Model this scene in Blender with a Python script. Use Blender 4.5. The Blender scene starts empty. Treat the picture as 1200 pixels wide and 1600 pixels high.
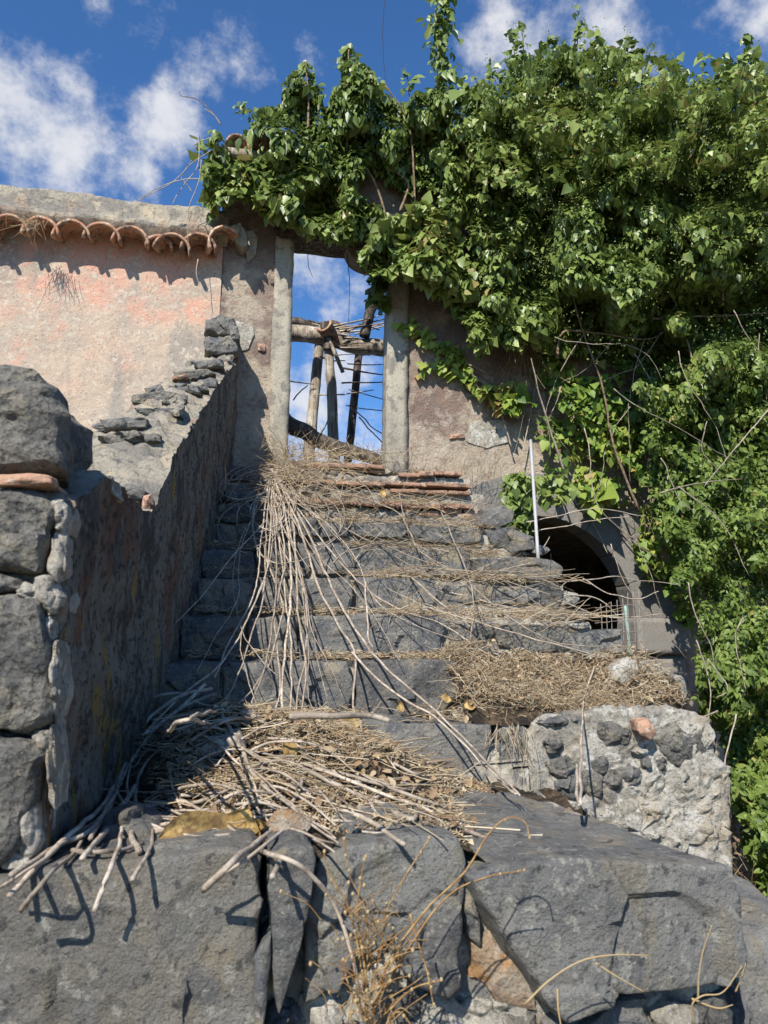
import bpy, math, random
import numpy as np
from mathutils import Matrix, Vector

random.seed(7)
RNG = np.random.default_rng(7)
SC = bpy.context.scene
COL = SC.collection

# ------------------------------------------------------------------ camera
F, HOR, PSI, ROLL = 1150.0, 1010.0, 0.17, 0.012
TH = math.atan((HOR - 800) / F)

def cam_to_world(d):
    x, y, z = d
    c, s = math.cos(ROLL), math.sin(ROLL); x, y = c*x - s*y, s*x + c*y
    c, s = math.cos(TH), math.sin(TH); up = c*y + s*z; fw = c*z - s*y
    c, s = math.cos(PSI), math.sin(PSI)
    return np.array([c*x + s*fw, c*fw - s*x, up])

cam_d = bpy.data.cameras.new("camera")
cam = bpy.data.objects.new("camera", cam_d); COL.objects.link(cam)
cam_d.sensor_fit = 'VERTICAL'; cam_d.sensor_height = 36.0
cam_d.lens = 36.0 * F / 1600
cam_d.clip_start = 0.05; cam_d.clip_end = 3000
R_, U_, B_ = cam_to_world((1, 0, 0)), cam_to_world((0, 1, 0)), -cam_to_world((0, 0, 1))
cam.matrix_world = Matrix(((R_[0], U_[0], B_[0], 0), (R_[1], U_[1], B_[1], 0), (R_[2], U_[2], B_[2], 0), (0, 0, 0, 1)))
cam_d.dof.use_dof = True; cam_d.dof.focus_distance = 4.2; cam_d.dof.aperture_fstop = 8.0
SC.camera = cam

# ------------------------------------------------------------------ light
SUN_TO = Vector((-0.60, -1.0, 1.02)).normalized()          # towards the sun
sun_d = bpy.data.lights.new("sun", 'SUN'); sun_d.energy = 5.0; sun_d.angle = math.radians(0.5); sun_d.color = (1.0, 0.94, 0.84)
sun = bpy.data.objects.new("sun", sun_d); COL.objects.link(sun)
sun.rotation_euler = SUN_TO.to_track_quat('Z', 'Y').to_euler()

world = bpy.data.worlds.new("World"); SC.world = world; world.use_nodes = True
wn, wl = world.node_tree.nodes, world.node_tree.links
wn.clear()
wout = wn.new('ShaderNodeOutputWorld'); bg = wn.new('ShaderNodeBackground'); bg.inputs['Strength'].default_value = 0.075
sky = wn.new('ShaderNodeTexSky'); sky.sky_type = 'NISHITA'; sky.sun_disc = False
sky.sun_elevation = math.asin(SUN_TO.z); sky.sun_rotation = math.atan2(SUN_TO.x, SUN_TO.y)
sky.altitude = 300; sky.air_density = 1.0; sky.dust_density = 0.3; sky.ozone_density = 2.5
tc = wn.new('ShaderNodeTexCoord')
def wmath(op, a, b=None, c=None):
    n = wn.new('ShaderNodeMath'); n.operation = op
    for i, v in enumerate((a, b, c)):
        if v is None: continue
        if isinstance(v, (int, float)): n.inputs[i].default_value = v
        else: wl.new(v, n.inputs[i])
    return n.outputs[0]
def cloud_noise(scale, off, detail=9, rough=0.58, dist=0.25):
    m = wn.new('ShaderNodeMapping'); m.inputs['Location'].default_value = off; m.inputs['Scale'].default_value = (1, 1, 1.15)
    wl.new(tc.outputs['Generated'], m.inputs['Vector'])
    n = wn.new('ShaderNodeTexNoise'); n.inputs['Scale'].default_value = scale; n.inputs['Detail'].default_value = detail
    n.inputs['Roughness'].default_value = rough; n.inputs['Distortion'].default_value = dist
    wl.new(m.outputs[0], n.inputs['Vector']); return n.outputs[0]
def smooth(v, lo, hi):
    n = wn.new('ShaderNodeMapRange'); n.interpolation_type = 'SMOOTHSTEP'
    n.inputs[1].default_value = lo; n.inputs[2].default_value = hi
    wl.new(v, n.inputs[0]); return n.outputs[0]
big = cloud_noise(2.3, (3.1, 1.7, 0.4), 2, 0.5, 0)
fine = cloud_noise(7.0, (0.3, 2.2, 5.1), 12, 0.64, 0.0)
# cumulus where the photograph's clouds stand: soft lobes in direction space broken up by the noise
lobes = None
def px_dir(px, py):
    v = cam_to_world(((px - 600) / F, -(py - 800) / F, 1.0)); return Vector(v).normalized()
for px, py, rad, amp in ((20, 190, 0.125, .36), (60, 330, 0.10, .24), (290, 110, 0.06, .28), (270, 200, 0.065, .30), (205, 280, 0.06, .27), (225, 20, 0.055, .30), (385, 75, 0.06, .32), (475, 85, 0.045, .28),
                         (395, 130, 0.03, .12), (930, 20, 0.13, .30), (1120, 20, 0.13, .30), (800, 20, 0.07, .22), (510, 620, 0.13, .34), (540, 430, 0.10, .30), (150, 5, .05, .26), (330, 150, .04, .2), (180, 180, .03, .12), (1180, 30, .10, .3)):
    d = px_dir(px, py)
    dp = wn.new('ShaderNodeVectorMath'); dp.operation = 'DISTANCE'; dp.inputs[1].default_value = d
    wl.new(tc.outputs['Generated'], dp.inputs[0])
    s = wn.new('ShaderNodeMapRange'); s.interpolation_type = 'SMOOTHSTEP'
    s.inputs[1].default_value = rad * 1.5; s.inputs[2].default_value = 0.0; s.inputs[3].default_value = 0; s.inputs[4].default_value = amp
    wl.new(dp.outputs['Value'], s.inputs[0])
    lobes = s.outputs[0] if lobes is None else wmath('MAXIMUM', lobes, s.outputs[0])
dens = wmath('ADD', wmath('ADD', wmath('MULTIPLY', fine, 1.35), wmath('MULTIPLY', big, 0.25)), lobes)
mask = smooth(dens, 0.955, 1.26)
shade = smooth(fine, 0.25, 0.75)
ccol = wn.new('ShaderNodeMix'); ccol.data_type = 'RGBA'; ccol.inputs[6].default_value = (5.6, 6.0, 6.9, 1); ccol.inputs[7].default_value = (8.0, 8.0, 8.2, 1)
wl.new(shade, ccol.inputs[0])
tint = wn.new('ShaderNodeMix'); tint.data_type = 'RGBA'; tint.blend_type = 'MULTIPLY'; tint.inputs[0].default_value = 1
tint.inputs[7].default_value = (0.68, 1.14, 1.60, 1); wl.new(sky.outputs[0], tint.inputs[6])
mixc = wn.new('ShaderNodeMix'); mixc.data_type = 'RGBA'
wl.new(wmath('MULTIPLY', mask, 0.9), mixc.inputs[0]); wl.new(tint.outputs[2], mixc.inputs[6]); wl.new(ccol.outputs[2], mixc.inputs[7])
wl.new(mixc.outputs[2], bg.inputs['Color']); wl.new(bg.outputs[0], wout.inputs['Surface'])

SC.view_settings.view_transform = 'Standard'; SC.view_settings.look = 'None'
SC.view_settings.exposure = 0.55; SC.view_settings.gamma = 1.0; SC.view_settings.use_curve_mapping = False

# ------------------------------------------------------------------ pixel -> place (photo is 1200 x 1600)
def ray(px, py): return cam_to_world(((px - 600) / F, -(py - 800) / F, 1.0))
def at(px, py, Y):
    r = ray(px, py); return r * (Y / r[1])
def atz(px, py, Z):
    r = ray(px, py); return r * (Z / r[2])
def rays(px, py):
    X = (px - 600) / F; Yc = -(py - 800) / F
    c, s = math.cos(ROLL), math.sin(ROLL); x, y = c*X - s*Yc, s*X + c*Yc
    c, s = math.cos(TH), math.sin(TH); up = c*y + s; fw = c - s*y
    c, s = math.cos(PSI), math.sin(PSI)
    return np.stack([c*x + s*fw, c*fw - s*x, up], -1)

# ------------------------------------------------------------------ numpy noise
def _h(i, seed):
    i = i.astype(np.int64)
    n = i[..., 0]*374761393 + i[..., 1]*668265263 + i[..., 2]*2147483647 + seed*1274126177
    n = (n ^ (n >> 13)) * 1274126177
    n = n & 0x7fffffff
    n = (n ^ (n >> 16)) * 69069 & 0x7fffffff
    return n / 0x7fffffff
def vnoise(P, seed=0):
    i = np.floor(P); f = P - i; f = f*f*f*(f*(f*6 - 15) + 10)
    r = 0
    for dx in (0, 1):
        for dy in (0, 1):
            for dz in (0, 1):
                w = (f[..., 0] if dx else 1 - f[..., 0])*(f[..., 1] if dy else 1 - f[..., 1])*(f[..., 2] if dz else 1 - f[..., 2])
                r = r + w*_h(i + np.array([dx, dy, dz]), seed)
    return r*2 - 1
def fbm(P, scale, octv=4, seed=0, gain=0.5):
    P = np.asarray(P, float)*scale; a, s, t = 1.0, 0, 0
    for o in range(octv):
        s = s + a*vnoise(P*(2.03**o) + o*17.3, seed + o); t += a; a *= gain
    return s/t
def vfbm(P, scale, octv=3, seed=0, gain=0.5):
    return np.stack([fbm(P, scale, octv, seed + 31*k, gain) for k in range(3)], -1)
def facet(P, scale, seed=0):
    """broken-rock facets: a tilted plane per Voronoi cell"""
    Q = np.asarray(P, float)*scale; i = np.floor(Q)
    best = np.full(Q.shape[:-1], 1e9); val = np.zeros(Q.shape[:-1]); sec = best.copy(); val2 = val.copy()
    for dx in (-1, 0, 1):
        for dy in (-1, 0, 1):
            for dz in (-1, 0, 1):
                c = i + np.array([dx, dy, dz])
                j = np.stack([_h(c, seed + k) for k in range(3)], -1)
                g = np.stack([_h(c, seed + 5 + k) for k in range(3)], -1)*2 - 1
                dlt = Q - (c + j); d2 = (dlt*dlt).sum(-1)
                v = (dlt*g).sum(-1) + g[..., 0]*0.35
                m = d2 < best; m2 = (~m) & (d2 < sec)
                sec = np.where(m, best, np.where(m2, d2, sec)); val2 = np.where(m, val, np.where(m2, v, val2))
                best = np.where(m, d2, best); val = np.where(m, v, val)
    w = np.clip((np.sqrt(sec) - np.sqrt(best))/.045, 0, 1); w = .5 + .5*w*w*(3 - 2*w)
    return val*w + val2*(1 - w)

# ------------------------------------------------------------------ materials
def lin(c): return tuple((x/12.92 if x <= 0.04045 else ((x + 0.055)/1.055)**2.4) for x in c)
MATS = {}
def mat(name, base, layers=(), rough=0.9, bumps=(), spec=0.25, attr=None, sub=0.0, vary=0.0):
    """base colour, then colour layers mixed over it where a noise passes a threshold; bumps = (scale, distance, detail, kind)"""
    m = bpy.data.materials.new(name); m.use_nodes = True; MATS[name] = m
    N, L = m.node_tree.nodes, m.node_tree.links
    bs = N['Principled BSDF']; bs.inputs['Roughness'].default_value = rough; bs.inputs['Specular IOR Level'].default_value = spec
    geo = N.new('ShaderNodeNewGeometry'); pos = geo.outputs['Position']
    def noise(scale, detail=6, rough_=0.6, kind='noise', vec=None, dist=0.0):
        v = pos
        if vec is not None:
            mp = N.new('ShaderNodeMapping'); mp.inputs['Scale'].default_value = vec; L.new(pos, mp.inputs['Vector']); v = mp.outputs[0]
        if kind == 'noise':
            n = N.new('ShaderNodeTexNoise'); n.inputs['Scale'].default_value = scale; n.inputs['Detail'].default_value = detail
            n.inputs['Roughness'].default_value = rough_; n.inputs['Distortion'].default_value = dist
            L.new(v, n.inputs['Vector']); return n.outputs[0]
        n = N.new('ShaderNodeTexVoronoi'); n.inputs['Scale'].default_value = scale
        n.feature = 'F1' if kind == 'cell' else 'DISTANCE_TO_EDGE'
        L.new(v, n.inputs['Vector']); return n.outputs['Distance']
    def ramp(v, lo, hi):
        r = N.new('ShaderNodeMapRange'); r.interpolation_type = 'SMOOTHSTEP'
        r.inputs[1].default_value = lo; r.inputs[2].default_value = hi; L.new(v, r.inputs[0]); return r.outputs[0]
    def mul(a, b, op='MULTIPLY'):
        n = N.new('ShaderNodeMath'); n.operation = op
        for k, v in enumerate((a, b)):
            if isinstance(v, (int, float)): n.inputs[k].default_value = v
            else: L.new(v, n.inputs[k])
        return n.outputs[0]
    rgb = N.new('ShaderNodeRGB'); rgb.outputs[0].default_value = (*base, 1); cur = rgb.outputs[0]
    for ly in layers:
        ly = dict(ly)
        v = noise(ly.get('scale', 5), ly.get('detail', 6), ly.get('r', 0.6), ly.get('kind', 'noise'), ly.get('vec'), ly.get('dist', 0.0))
        if ly.get('kind', 'noise') == 'noise': v = mul(mul(mul(v, .5, 'SUBTRACT'), 1.75), .5, 'ADD')
        if 'grad' in ly:                                   # bias by place: (axis, from, to, amount)
            for ax, a, b, amt in ly['grad']:
                sp = N.new('ShaderNodeSeparateXYZ'); L.new(pos, sp.inputs[0])
                g = N.new('ShaderNodeMapRange'); g.inputs[1].default_value = a; g.inputs[2].default_value = b
                g.inputs[3].default_value = -amt; g.inputs[4].default_value = amt
                L.new(sp.outputs[ax], g.inputs[0]); v = mul(v, g.outputs[0], 'ADD')
        k = mul(ramp(v, ly.get('lo', .45), ly.get('hi', .6)), ly.get('amt', 1.0))
        mx = N.new('ShaderNodeMix'); mx.data_type = 'RGBA'; mx.blend_type = ly.get('blend', 'MIX')
        mx.inputs[7].default_value = (*ly['col'], 1); L.new(cur, mx.inputs[6]); L.new(k, mx.inputs[0]); cur = mx.outputs[2]
    if attr:                                               # per-leaf tint 0..1 picks between colours
        at_ = N.new('ShaderNodeAttribute'); at_.attribute_name = 'tint'
        cr = N.new('ShaderNodeValToRGB'); cr.color_ramp.elements.remove(cr.color_ramp.elements[0])
        for k, (p, c) in enumerate(attr):
            e = cr.color_ramp.elements[0] if k == 0 else cr.color_ramp.elements.new(p)
            e.position = p; e.color = (*c, 1)
        L.new(at_.outputs['Fac'], cr.inputs[0])
        mx = N.new('ShaderNodeMix'); mx.data_type = 'RGBA'; mx.blend_type = 'MULTIPLY'; mx.inputs[0].default_value = 1
        L.new(cr.outputs[0], mx.inputs[6]); L.new(cur, mx.inputs[7]); cur = mx.outputs[2]
    if vary:
        oi = N.new('ShaderNodeObjectInfo'); hs = N.new('ShaderNodeHueSaturation')
        r = N.new('ShaderNodeMapRange'); r.inputs[3].default_value = 1 - vary; r.inputs[4].default_value = 1 + vary
        L.new(oi.outputs['Random'], r.inputs[0]); L.new(r.outputs[0], hs.inputs['Value']); L.new(cur, hs.inputs['Color']); cur = hs.outputs[0]
    L.new(cur, bs.inputs['Base Color'])
    prev = None
    for sc_, dist_, det_, kind_ in bumps:
        b = N.new('ShaderNodeBump'); b.inputs['Distance'].default_value = dist_; b.inputs['Strength'].default_value = 1.0
        L.new(noise(sc_, det_, 0.65, kind_), b.inputs['Height'])
        if prev is not None: L.new(prev, b.inputs['Normal'])
        prev = b.outputs[0]
    if prev is not None: L.new(prev, bs.inputs['Normal'])
    if sub:
        tr = N.new('ShaderNodeBsdfTranslucent'); L.new(cur, tr.inputs['Color'])
        ad = N.new('ShaderNodeMixShader'); ad.inputs[0].default_value = sub
        L.new(bs.outputs[0], ad.inputs[1]); L.new(tr.outputs[0], ad.inputs[2]); L.new(ad.outputs[0], N['Material Output'].inputs['Surface'])
    return m

M_BASALT = mat('basalt', (.158, .154, .144), [
    dict(scale=3.5, lo=.42, hi=.62, col=(.20, .19, .17)), dict(scale=14, lo=.5, hi=.7, col=(.095, .10, .108), amt=.8),
    dict(scale=6, lo=.6, hi=.74, col=(.30, .25, .17), amt=.75), dict(scale=90, lo=.64, hi=.74, col=(.38, .36, .31), amt=.5), dict(scale=40, lo=.62, hi=.72, col=(.06, .062, .066), amt=.6)],
    .82, [(9, .03, 8, 'noise'), (55, .012, 7, 'noise'), (190, .004, 4, 'noise')], vary=.18)
M_BASALT_NEAR = mat('smooth_basalt', (.185, .182, .170), [
    dict(scale=2.6, lo=.46, hi=.72, col=(.205, .185, .15)), dict(scale=5, lo=.55, hi=.66, col=(.135, .135, .133), amt=.8), dict(scale=18, lo=.56, hi=.66, col=(.21, .20, .175), amt=.6), dict(scale=3.2, lo=.62, hi=.68, col=(.25, .21, .145), amt=.5, detail=10), dict(scale=2.1, lo=.57, hi=.60, col=(.10, .10, .10), amt=.4, detail=12), dict(scale=30, lo=.66, hi=.72, col=(.34, .33, .28), amt=.6), dict(scale=34, lo=.66, hi=.72, col=(.045, .047, .05), amt=.7),
    dict(scale=11, lo=.58, hi=.72, col=(.20, .175, .13), amt=.6, vec=(1, 1, .5)), dict(scale=120, lo=.66, hi=.74, col=(.32, .31, .27), amt=.5), dict(scale=240, lo=.62, hi=.7, col=(.06, .06, .062), amt=.4)],
    .8, [(7, .02, 8, 'noise'), (38, .016, 8, 'noise'), (160, .005, 4, 'noise')], vary=.1)
M_PITTED = mat('pitted_lava_stone', (.235, .222, .195), [
    dict(scale=8, lo=.45, hi=.65, col=(.14, .137, .128)), dict(scale=16, lo=.56, hi=.7, col=(.32, .29, .225), amt=.75), dict(scale=70, lo=.6, hi=.7, col=(.05, .05, .05), amt=.6)],
    .95, [(26, .02, 9, 'noise'), (80, .018, 6, 'noise'), (70, .012, 2, 'cell'), (220, .005, 3, 'noise')], vary=.15)
M_MORTAR = mat('lime_mortar', (.58, .54, .46), [
    dict(scale=6, lo=.4, hi=.62, col=(.42, .385, .32)), dict(scale=22, lo=.52, hi=.68, col=(.68, .65, .58)), dict(scale=60, lo=.62, hi=.7, col=(.19, .18, .165), amt=.7), dict(scale=4, lo=.62, hi=.74, col=(.47, .37, .24), amt=.5)],
    .95, [(18, .05, 9, 'noise'), (70, .022, 6, 'noise'), (200, .006, 4, 'noise')])
M_CORE = mat('rubble_mortar', (.38, .345, .28), [
    dict(scale=9, lo=.42, hi=.58, col=(.20, .19, .175)), dict(scale=20, lo=.52, hi=.66, col=(.50, .46, .38)), dict(scale=5, lo=.58, hi=.7, col=(.24, .17, .11), amt=.7)],
    .95, [(16, .04, 9, 'noise'), (80, .01, 5, 'noise')])
M_BRICK = mat('old_brick', (.34, .20, .135), [
    dict(scale=25, lo=.45, hi=.65, col=(.36, .22, .15)), dict(scale=12, lo=.55, hi=.7, col=(.15, .10, .08)), dict(scale=40, lo=.6, hi=.72, col=(.42, .37, .30), amt=.7)],
    .95, [(60, .01, 6, 'noise')], vary=.2)
M_BROWNSTONE = mat('brown_tuff', (.33, .24, .16), [
    dict(scale=12, lo=.42, hi=.6, col=(.40, .34, .27)), dict(scale=7, lo=.6, hi=.72, col=(.36, .21, .10)), dict(scale=40, lo=.6, hi=.7, col=(.16, .13, .11), amt=.6)],
    .95, [(20, .03, 8, 'noise'), (90, .008, 5, 'noise')])
M_FACADE = mat('weathered_render', (.205, .152, .125), [
    dict(scale=3, lo=.42, hi=.6, col=(.265, .205, .165)),
    dict(scale=1.7, lo=.52, hi=.74, col=(.38, .315, .245), grad=((2, 2.6, 1.2, .16),)),
    dict(scale=2.2, lo=.5, hi=.68, col=(.40, .335, .26), grad=((0, .7, -.3, .14), (2, 2.9, 1.6, .2))),
    dict(scale=9, lo=.6, hi=.74, col=(.28, .165, .125), amt=.5), dict(scale=30, lo=.56, hi=.76, col=(.11, .09, .08), amt=.4),
    dict(scale=12, lo=.60, hi=.68, col=(.48, .43, .35), amt=.35, grad=((2, 3.2, 1.2, .12),))],
    .95, [(12, .03, 9, 'noise'), (60, .012, 6, 'noise'), (200, .003, 3, 'noise')])
M_PINK = mat('faded_pink_render', (.45, .355, .27), [
    dict(scale=3.2, lo=.42, hi=.6, col=(.40, .33, .265), detail=8), dict(scale=1.3, lo=.5, hi=.7, col=(.52, .36, .27), amt=.75),
    dict(scale=3.6, lo=.42, hi=.80, col=(.57, .31, .225), grad=((2, 1.75, 2.95, .27),), r=.7, amt=.9, detail=10), dict(scale=2.2, lo=.54, hi=.76, col=(.27, .245, .215), amt=.75, vec=(1.6, 1, .55)),
    dict(scale=26, lo=.58, hi=.7, col=(.52, .45, .36), amt=.7), dict(scale=70, lo=.64, hi=.72, col=(.17, .15, .13), amt=.6)],
    .95, [(5, .02, 6, 'noise'), (35, .004, 7, 'noise'), (140, .0022, 4, 'noise')])
M_COPING = mat('cement_coping', (.46, .41, .325), [
    dict(scale=5, lo=.42, hi=.6, col=(.30, .275, .235)), dict(scale=8, lo=.55, hi=.68, col=(.56, .47, .34)), dict(scale=4, lo=.6, hi=.7, col=(.40, .27, .20), amt=.6), dict(scale=40, lo=.6, hi=.7, col=(.15, .14, .13), amt=.6)],
    .95, [(14, .05, 8, 'noise'), (70, .02, 6, 'noise'), (180, .006, 4, 'noise')])
M_JAMB = mat('grey_lava_jamb', (.30, .275, .225), [
    dict(scale=3, lo=.4, hi=.6, col=(.38, .345, .275), vec=(1, 1, .4)), dict(scale=10, lo=.55, hi=.7, col=(.22, .20, .17)), dict(scale=130, lo=.58, hi=.68, col=(.14, .13, .12), amt=.7)],
    .92, [(30, .006, 6, 'noise'), (150, .003, 4, 'noise')])
M_ARCH = mat('dressed_dark_stone', (.19, .18, .165), [
    dict(scale=5, lo=.42, hi=.62, col=(.205, .19, .17)), dict(scale=120, lo=.56, hi=.68, col=(.09, .09, .088), amt=.7)],
    .9, [(120, .003, 4, 'noise'), (20, .004, 5, 'noise')], vary=.12)
M_PARAPET = mat('stained_plaster', (.27, .235, .185), [
    dict(scale=8, lo=.42, hi=.60, col=(.125, .112, .098), vec=(1, 1, .35), detail=11), dict(scale=15, lo=.5, hi=.60, col=(.33, .30, .25), vec=(1, 1, .5), amt=.7),
    dict(scale=6, lo=.57, hi=.64, col=(.42, .28, .075), vec=(1, 1, .45), grad=((2, .35, -.35, .06), (1, 2.1, 1.5, .06)), amt=.9, detail=9), dict(scale=3.5, lo=.60, hi=.66, col=(.25, .13, .085), vec=(1, 1, .4), amt=.7),
    dict(scale=45, lo=.55, hi=.68, col=(.055, .052, .048), amt=.75)],
    .95, [(22, .04, 10, 'noise'), (80, .02, 6, 'noise')])
M_TILE = mat('terracotta_tile', (.37, .185, .11), [
    dict(scale=9, lo=.42, hi=.6, col=(.40, .25, .165)), dict(scale=16, lo=.52, hi=.66, col=(.15, .10, .08)), dict(scale=30, lo=.6, hi=.7, col=(.52, .43, .33), amt=.7)],
    .92, [(40, .005, 6, 'noise')], vary=.22)
M_WOOD = mat('grey_weathered_wood', (.34, .29, .23), [
    dict(scale=24, lo=.4, hi=.6, col=(.20, .165, .13), vec=(1, 1, .08)), dict(scale=6, lo=.55, hi=.7, col=(.46, .42, .36)), dict(scale=70, lo=.56, hi=.66, col=(.09, .08, .07), vec=(1, 1, .06), amt=.8)],
    .9, [(60, .006, 6, 'noise')], vary=.15)
M_WOOD_DARK = mat('blackened_wood', (.06, .05, .043), [dict(scale=30, lo=.5, hi=.65, col=(.16, .135, .11), vec=(1, 1, .15)), dict(scale=8, lo=.6, hi=.7, col=(.10, .075, .06))], .9, [(60, .008, 6, 'noise')], vary=.15)
M_STEM = mat('dry_vine_bark', (.27, .22, .17), [dict(scale=20, lo=.4, hi=.62, col=(.38, .325, .26)), dict(scale=60, lo=.55, hi=.7, col=(.19, .145, .11), amt=.8)], .85, [(200, .002, 4, 'noise')], vary=.25)
M_TWIG = mat('bleached_twig_bark', (.31, .255, .20), [dict(scale=16, lo=.4, hi=.62, col=(.43, .37, .30)), dict(scale=50, lo=.55, hi=.68, col=(.20, .145, .11), amt=.8)], .8, [(180, .002, 4, 'noise')], vary=.25)
M_STRAW = mat('dry_straw', (1, 1, 1), [], .8, attr=[(0, (.14, .085, .05)), (.35, (.29, .20, .115)), (.7, (.42, .335, .215)), (1, (.56, .49, .37))])
M_LITTER = mat('leaf_litter_soil', (.085, .062, .042), [dict(scale=20, lo=.42, hi=.6, col=(.17, .12, .075)), dict(scale=60, lo=.55, hi=.68, col=(.30, .22, .13), amt=.8), dict(scale=7, lo=.56, hi=.7, col=(.05, .042, .036))],
    .95, [(30, .02, 8, 'noise'), (120, .01, 5, 'noise')])
M_GRIT = mat('black_grit', (.035, .034, .033), [dict(scale=90, lo=.55, hi=.65, col=(.10, .095, .09))], .95, [(120, .012, 5, 'noise')])
IVY_C = [(0, (.055, .085, .022)), (.3, (.12, .175, .04)), (.6, (.19, .255, .06)), (.82, (.26, .32, .085)), (.95, (.33, .37, .12)), (1, (.30, .25, .09))]
M_IVY = mat('ivy_leaf', (1, 1, 1), [], .42, attr=IVY_C, sub=.25, spec=.5)
M_YIVY = mat('young_ivy_leaf', (1, 1, 1), [], .5, attr=[(0, (.045, .10, .02)), (.3, (.10, .18, .03)), (.6, (.19, .28, .05)), (.85, (.30, .36, .07)), (1, (.34, .27, .09))], sub=.3, spec=.35)
M_SHRUB = mat('shrub_leaf', (1, 1, 1), [], .5, attr=[(0, (.050, .082, .018)), (.4, (.115, .175, .034)), (.75, (.19, .25, .052)), (.95, (.26, .30, .09)), (1, (.30, .22, .08))], sub=.25, spec=.35)
M_SEED = mat('flower_spray', (1, 1, 1), [], .7, attr=[(0, (.10, .15, .04)), (.5, (.17, .23, .06)), (1, (.25, .27, .10))], sub=.2)
M_VINEWOOD = mat('ivy_stem_bark', (.15, .105, .07), [dict(scale=40, lo=.45, hi=.6, col=(.25, .18, .12))], .9)
M_GREENSTEM = mat('green_shoot', (.10, .14, .04), [], .7)
M_DEADLEAF = mat('fallen_leaf_skin', (.36, .235, .085), [dict(scale=25, lo=.45, hi=.62, col=(.52, .37, .15)), dict(scale=30, lo=.55, hi=.7, col=(.20, .12, .055), amt=.85), dict(scale=120, lo=.58, hi=.7, col=(.27, .16, .07), amt=.7)], .75, [(50, .004, 5, 'noise')], sub=.2, vary=.2)
M_WEED = mat('dried_weed_stem', (.24, .135, .055), [dict(scale=40, lo=.45, hi=.62, col=(.36, .235, .10))], .8)
M_PALEGRASS = mat('pale_grass_blade', (.40, .31, .175), [dict(scale=40, lo=.45, hi=.62, col=(.42, .29, .14))], .7, sub=.15)
M_STEEL = mat('painted_grey_pole', (.36, .36, .35), [dict(scale=30, lo=.6, hi=.7, col=(.33, .31, .28))], .5, spec=.5)
M_RUSTWIRE = mat('rusty_wire', (.30, .25, .21), [], .7)
M_GREENPLASTIC = mat('pale_green_plastic', (.24, .33, .29), [dict(scale=20, lo=.5, hi=.65, col=(.26, .36, .31))], .6)
M_GROUND = mat('dry_earth', (.20, .15, .10), [dict(scale=6, lo=.42, hi=.6, col=(.13, .095, .065)), dict(scale=40, lo=.55, hi=.68, col=(.32, .25, .16)), dict(scale=1.3, lo=.55, hi=.65, col=(.09, .11, .045))], .95, [(20, .03, 8, 'noise')])
M_WIRE = mat('black_cable', (.02, .02, .02), [], .6)

# ------------------------------------------------------------------ mesh helpers
def mesh_obj(name, V, Fc, material, parent=None, smooth=True, tint=None, kind=None, link=True):
    V = np.asarray(V, np.float32)
    me = bpy.data.meshes.new(name)
    if isinstance(Fc, np.ndarray):
        n, k = Fc.shape
        me.vertices.add(len(V)); me.vertices.foreach_set('co', V.ravel())
        me.loops.add(n*k); me.loops.foreach_set('vertex_index', Fc.astype(np.int32).ravel())
        me.polygons.add(n); me.polygons.foreach_set('loop_start', np.arange(0, n*k, k, dtype=np.int32))
        me.update(calc_edges=True)
    else:
        me.from_pydata(V.tolist(), [], Fc)
    me.polygons.foreach_set('use_smooth', np.full(len(me.polygons), smooth, dtype=bool))
    if tint is not None:
        a = me.attributes.new('tint', 'FLOAT', 'FACE'); a.data.foreach_set('value', np.asarray(tint, np.float32))
    me.materials.append(material); me.update()
    if not link: return me
    o = bpy.data.objects.new(name, me); COL.objects.link(o)
    if parent is not None:
        o.parent = parent
        o.matrix_parent_inverse = Matrix.Translation(-parent.location)
    if kind: o['kind'] = kind
    return o

def tag(o, label, cat, group=None):
    o['label'] = label; o['category'] = cat
    if group: o['group'] = group
    return o
def thing(name, label, cat, loc, group=None):
    o = bpy.data.objects.new(name, None); COL.objects.link(o); o.location = loc; o.empty_display_size = .2
    return tag(o, label, cat, group)
def structure(o): o['kind'] = 'structure'; return o
def bare(o):
    for k in ('label', 'category', 'group'):
        if k in o: del o[k]
    return o

def resample(P, n):
    P = np.asarray(P, float); Q = np.vstack([P, P[:1]]); d = np.linalg.norm(np.diff(Q, axis=0), axis=1); s = np.r_[0, d.cumsum()]
    t = np.linspace(0, s[-1], n, endpoint=False)
    return np.stack([np.interp(t, s, Q[:, k]) for k in range(P.shape[1])], -1)

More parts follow.
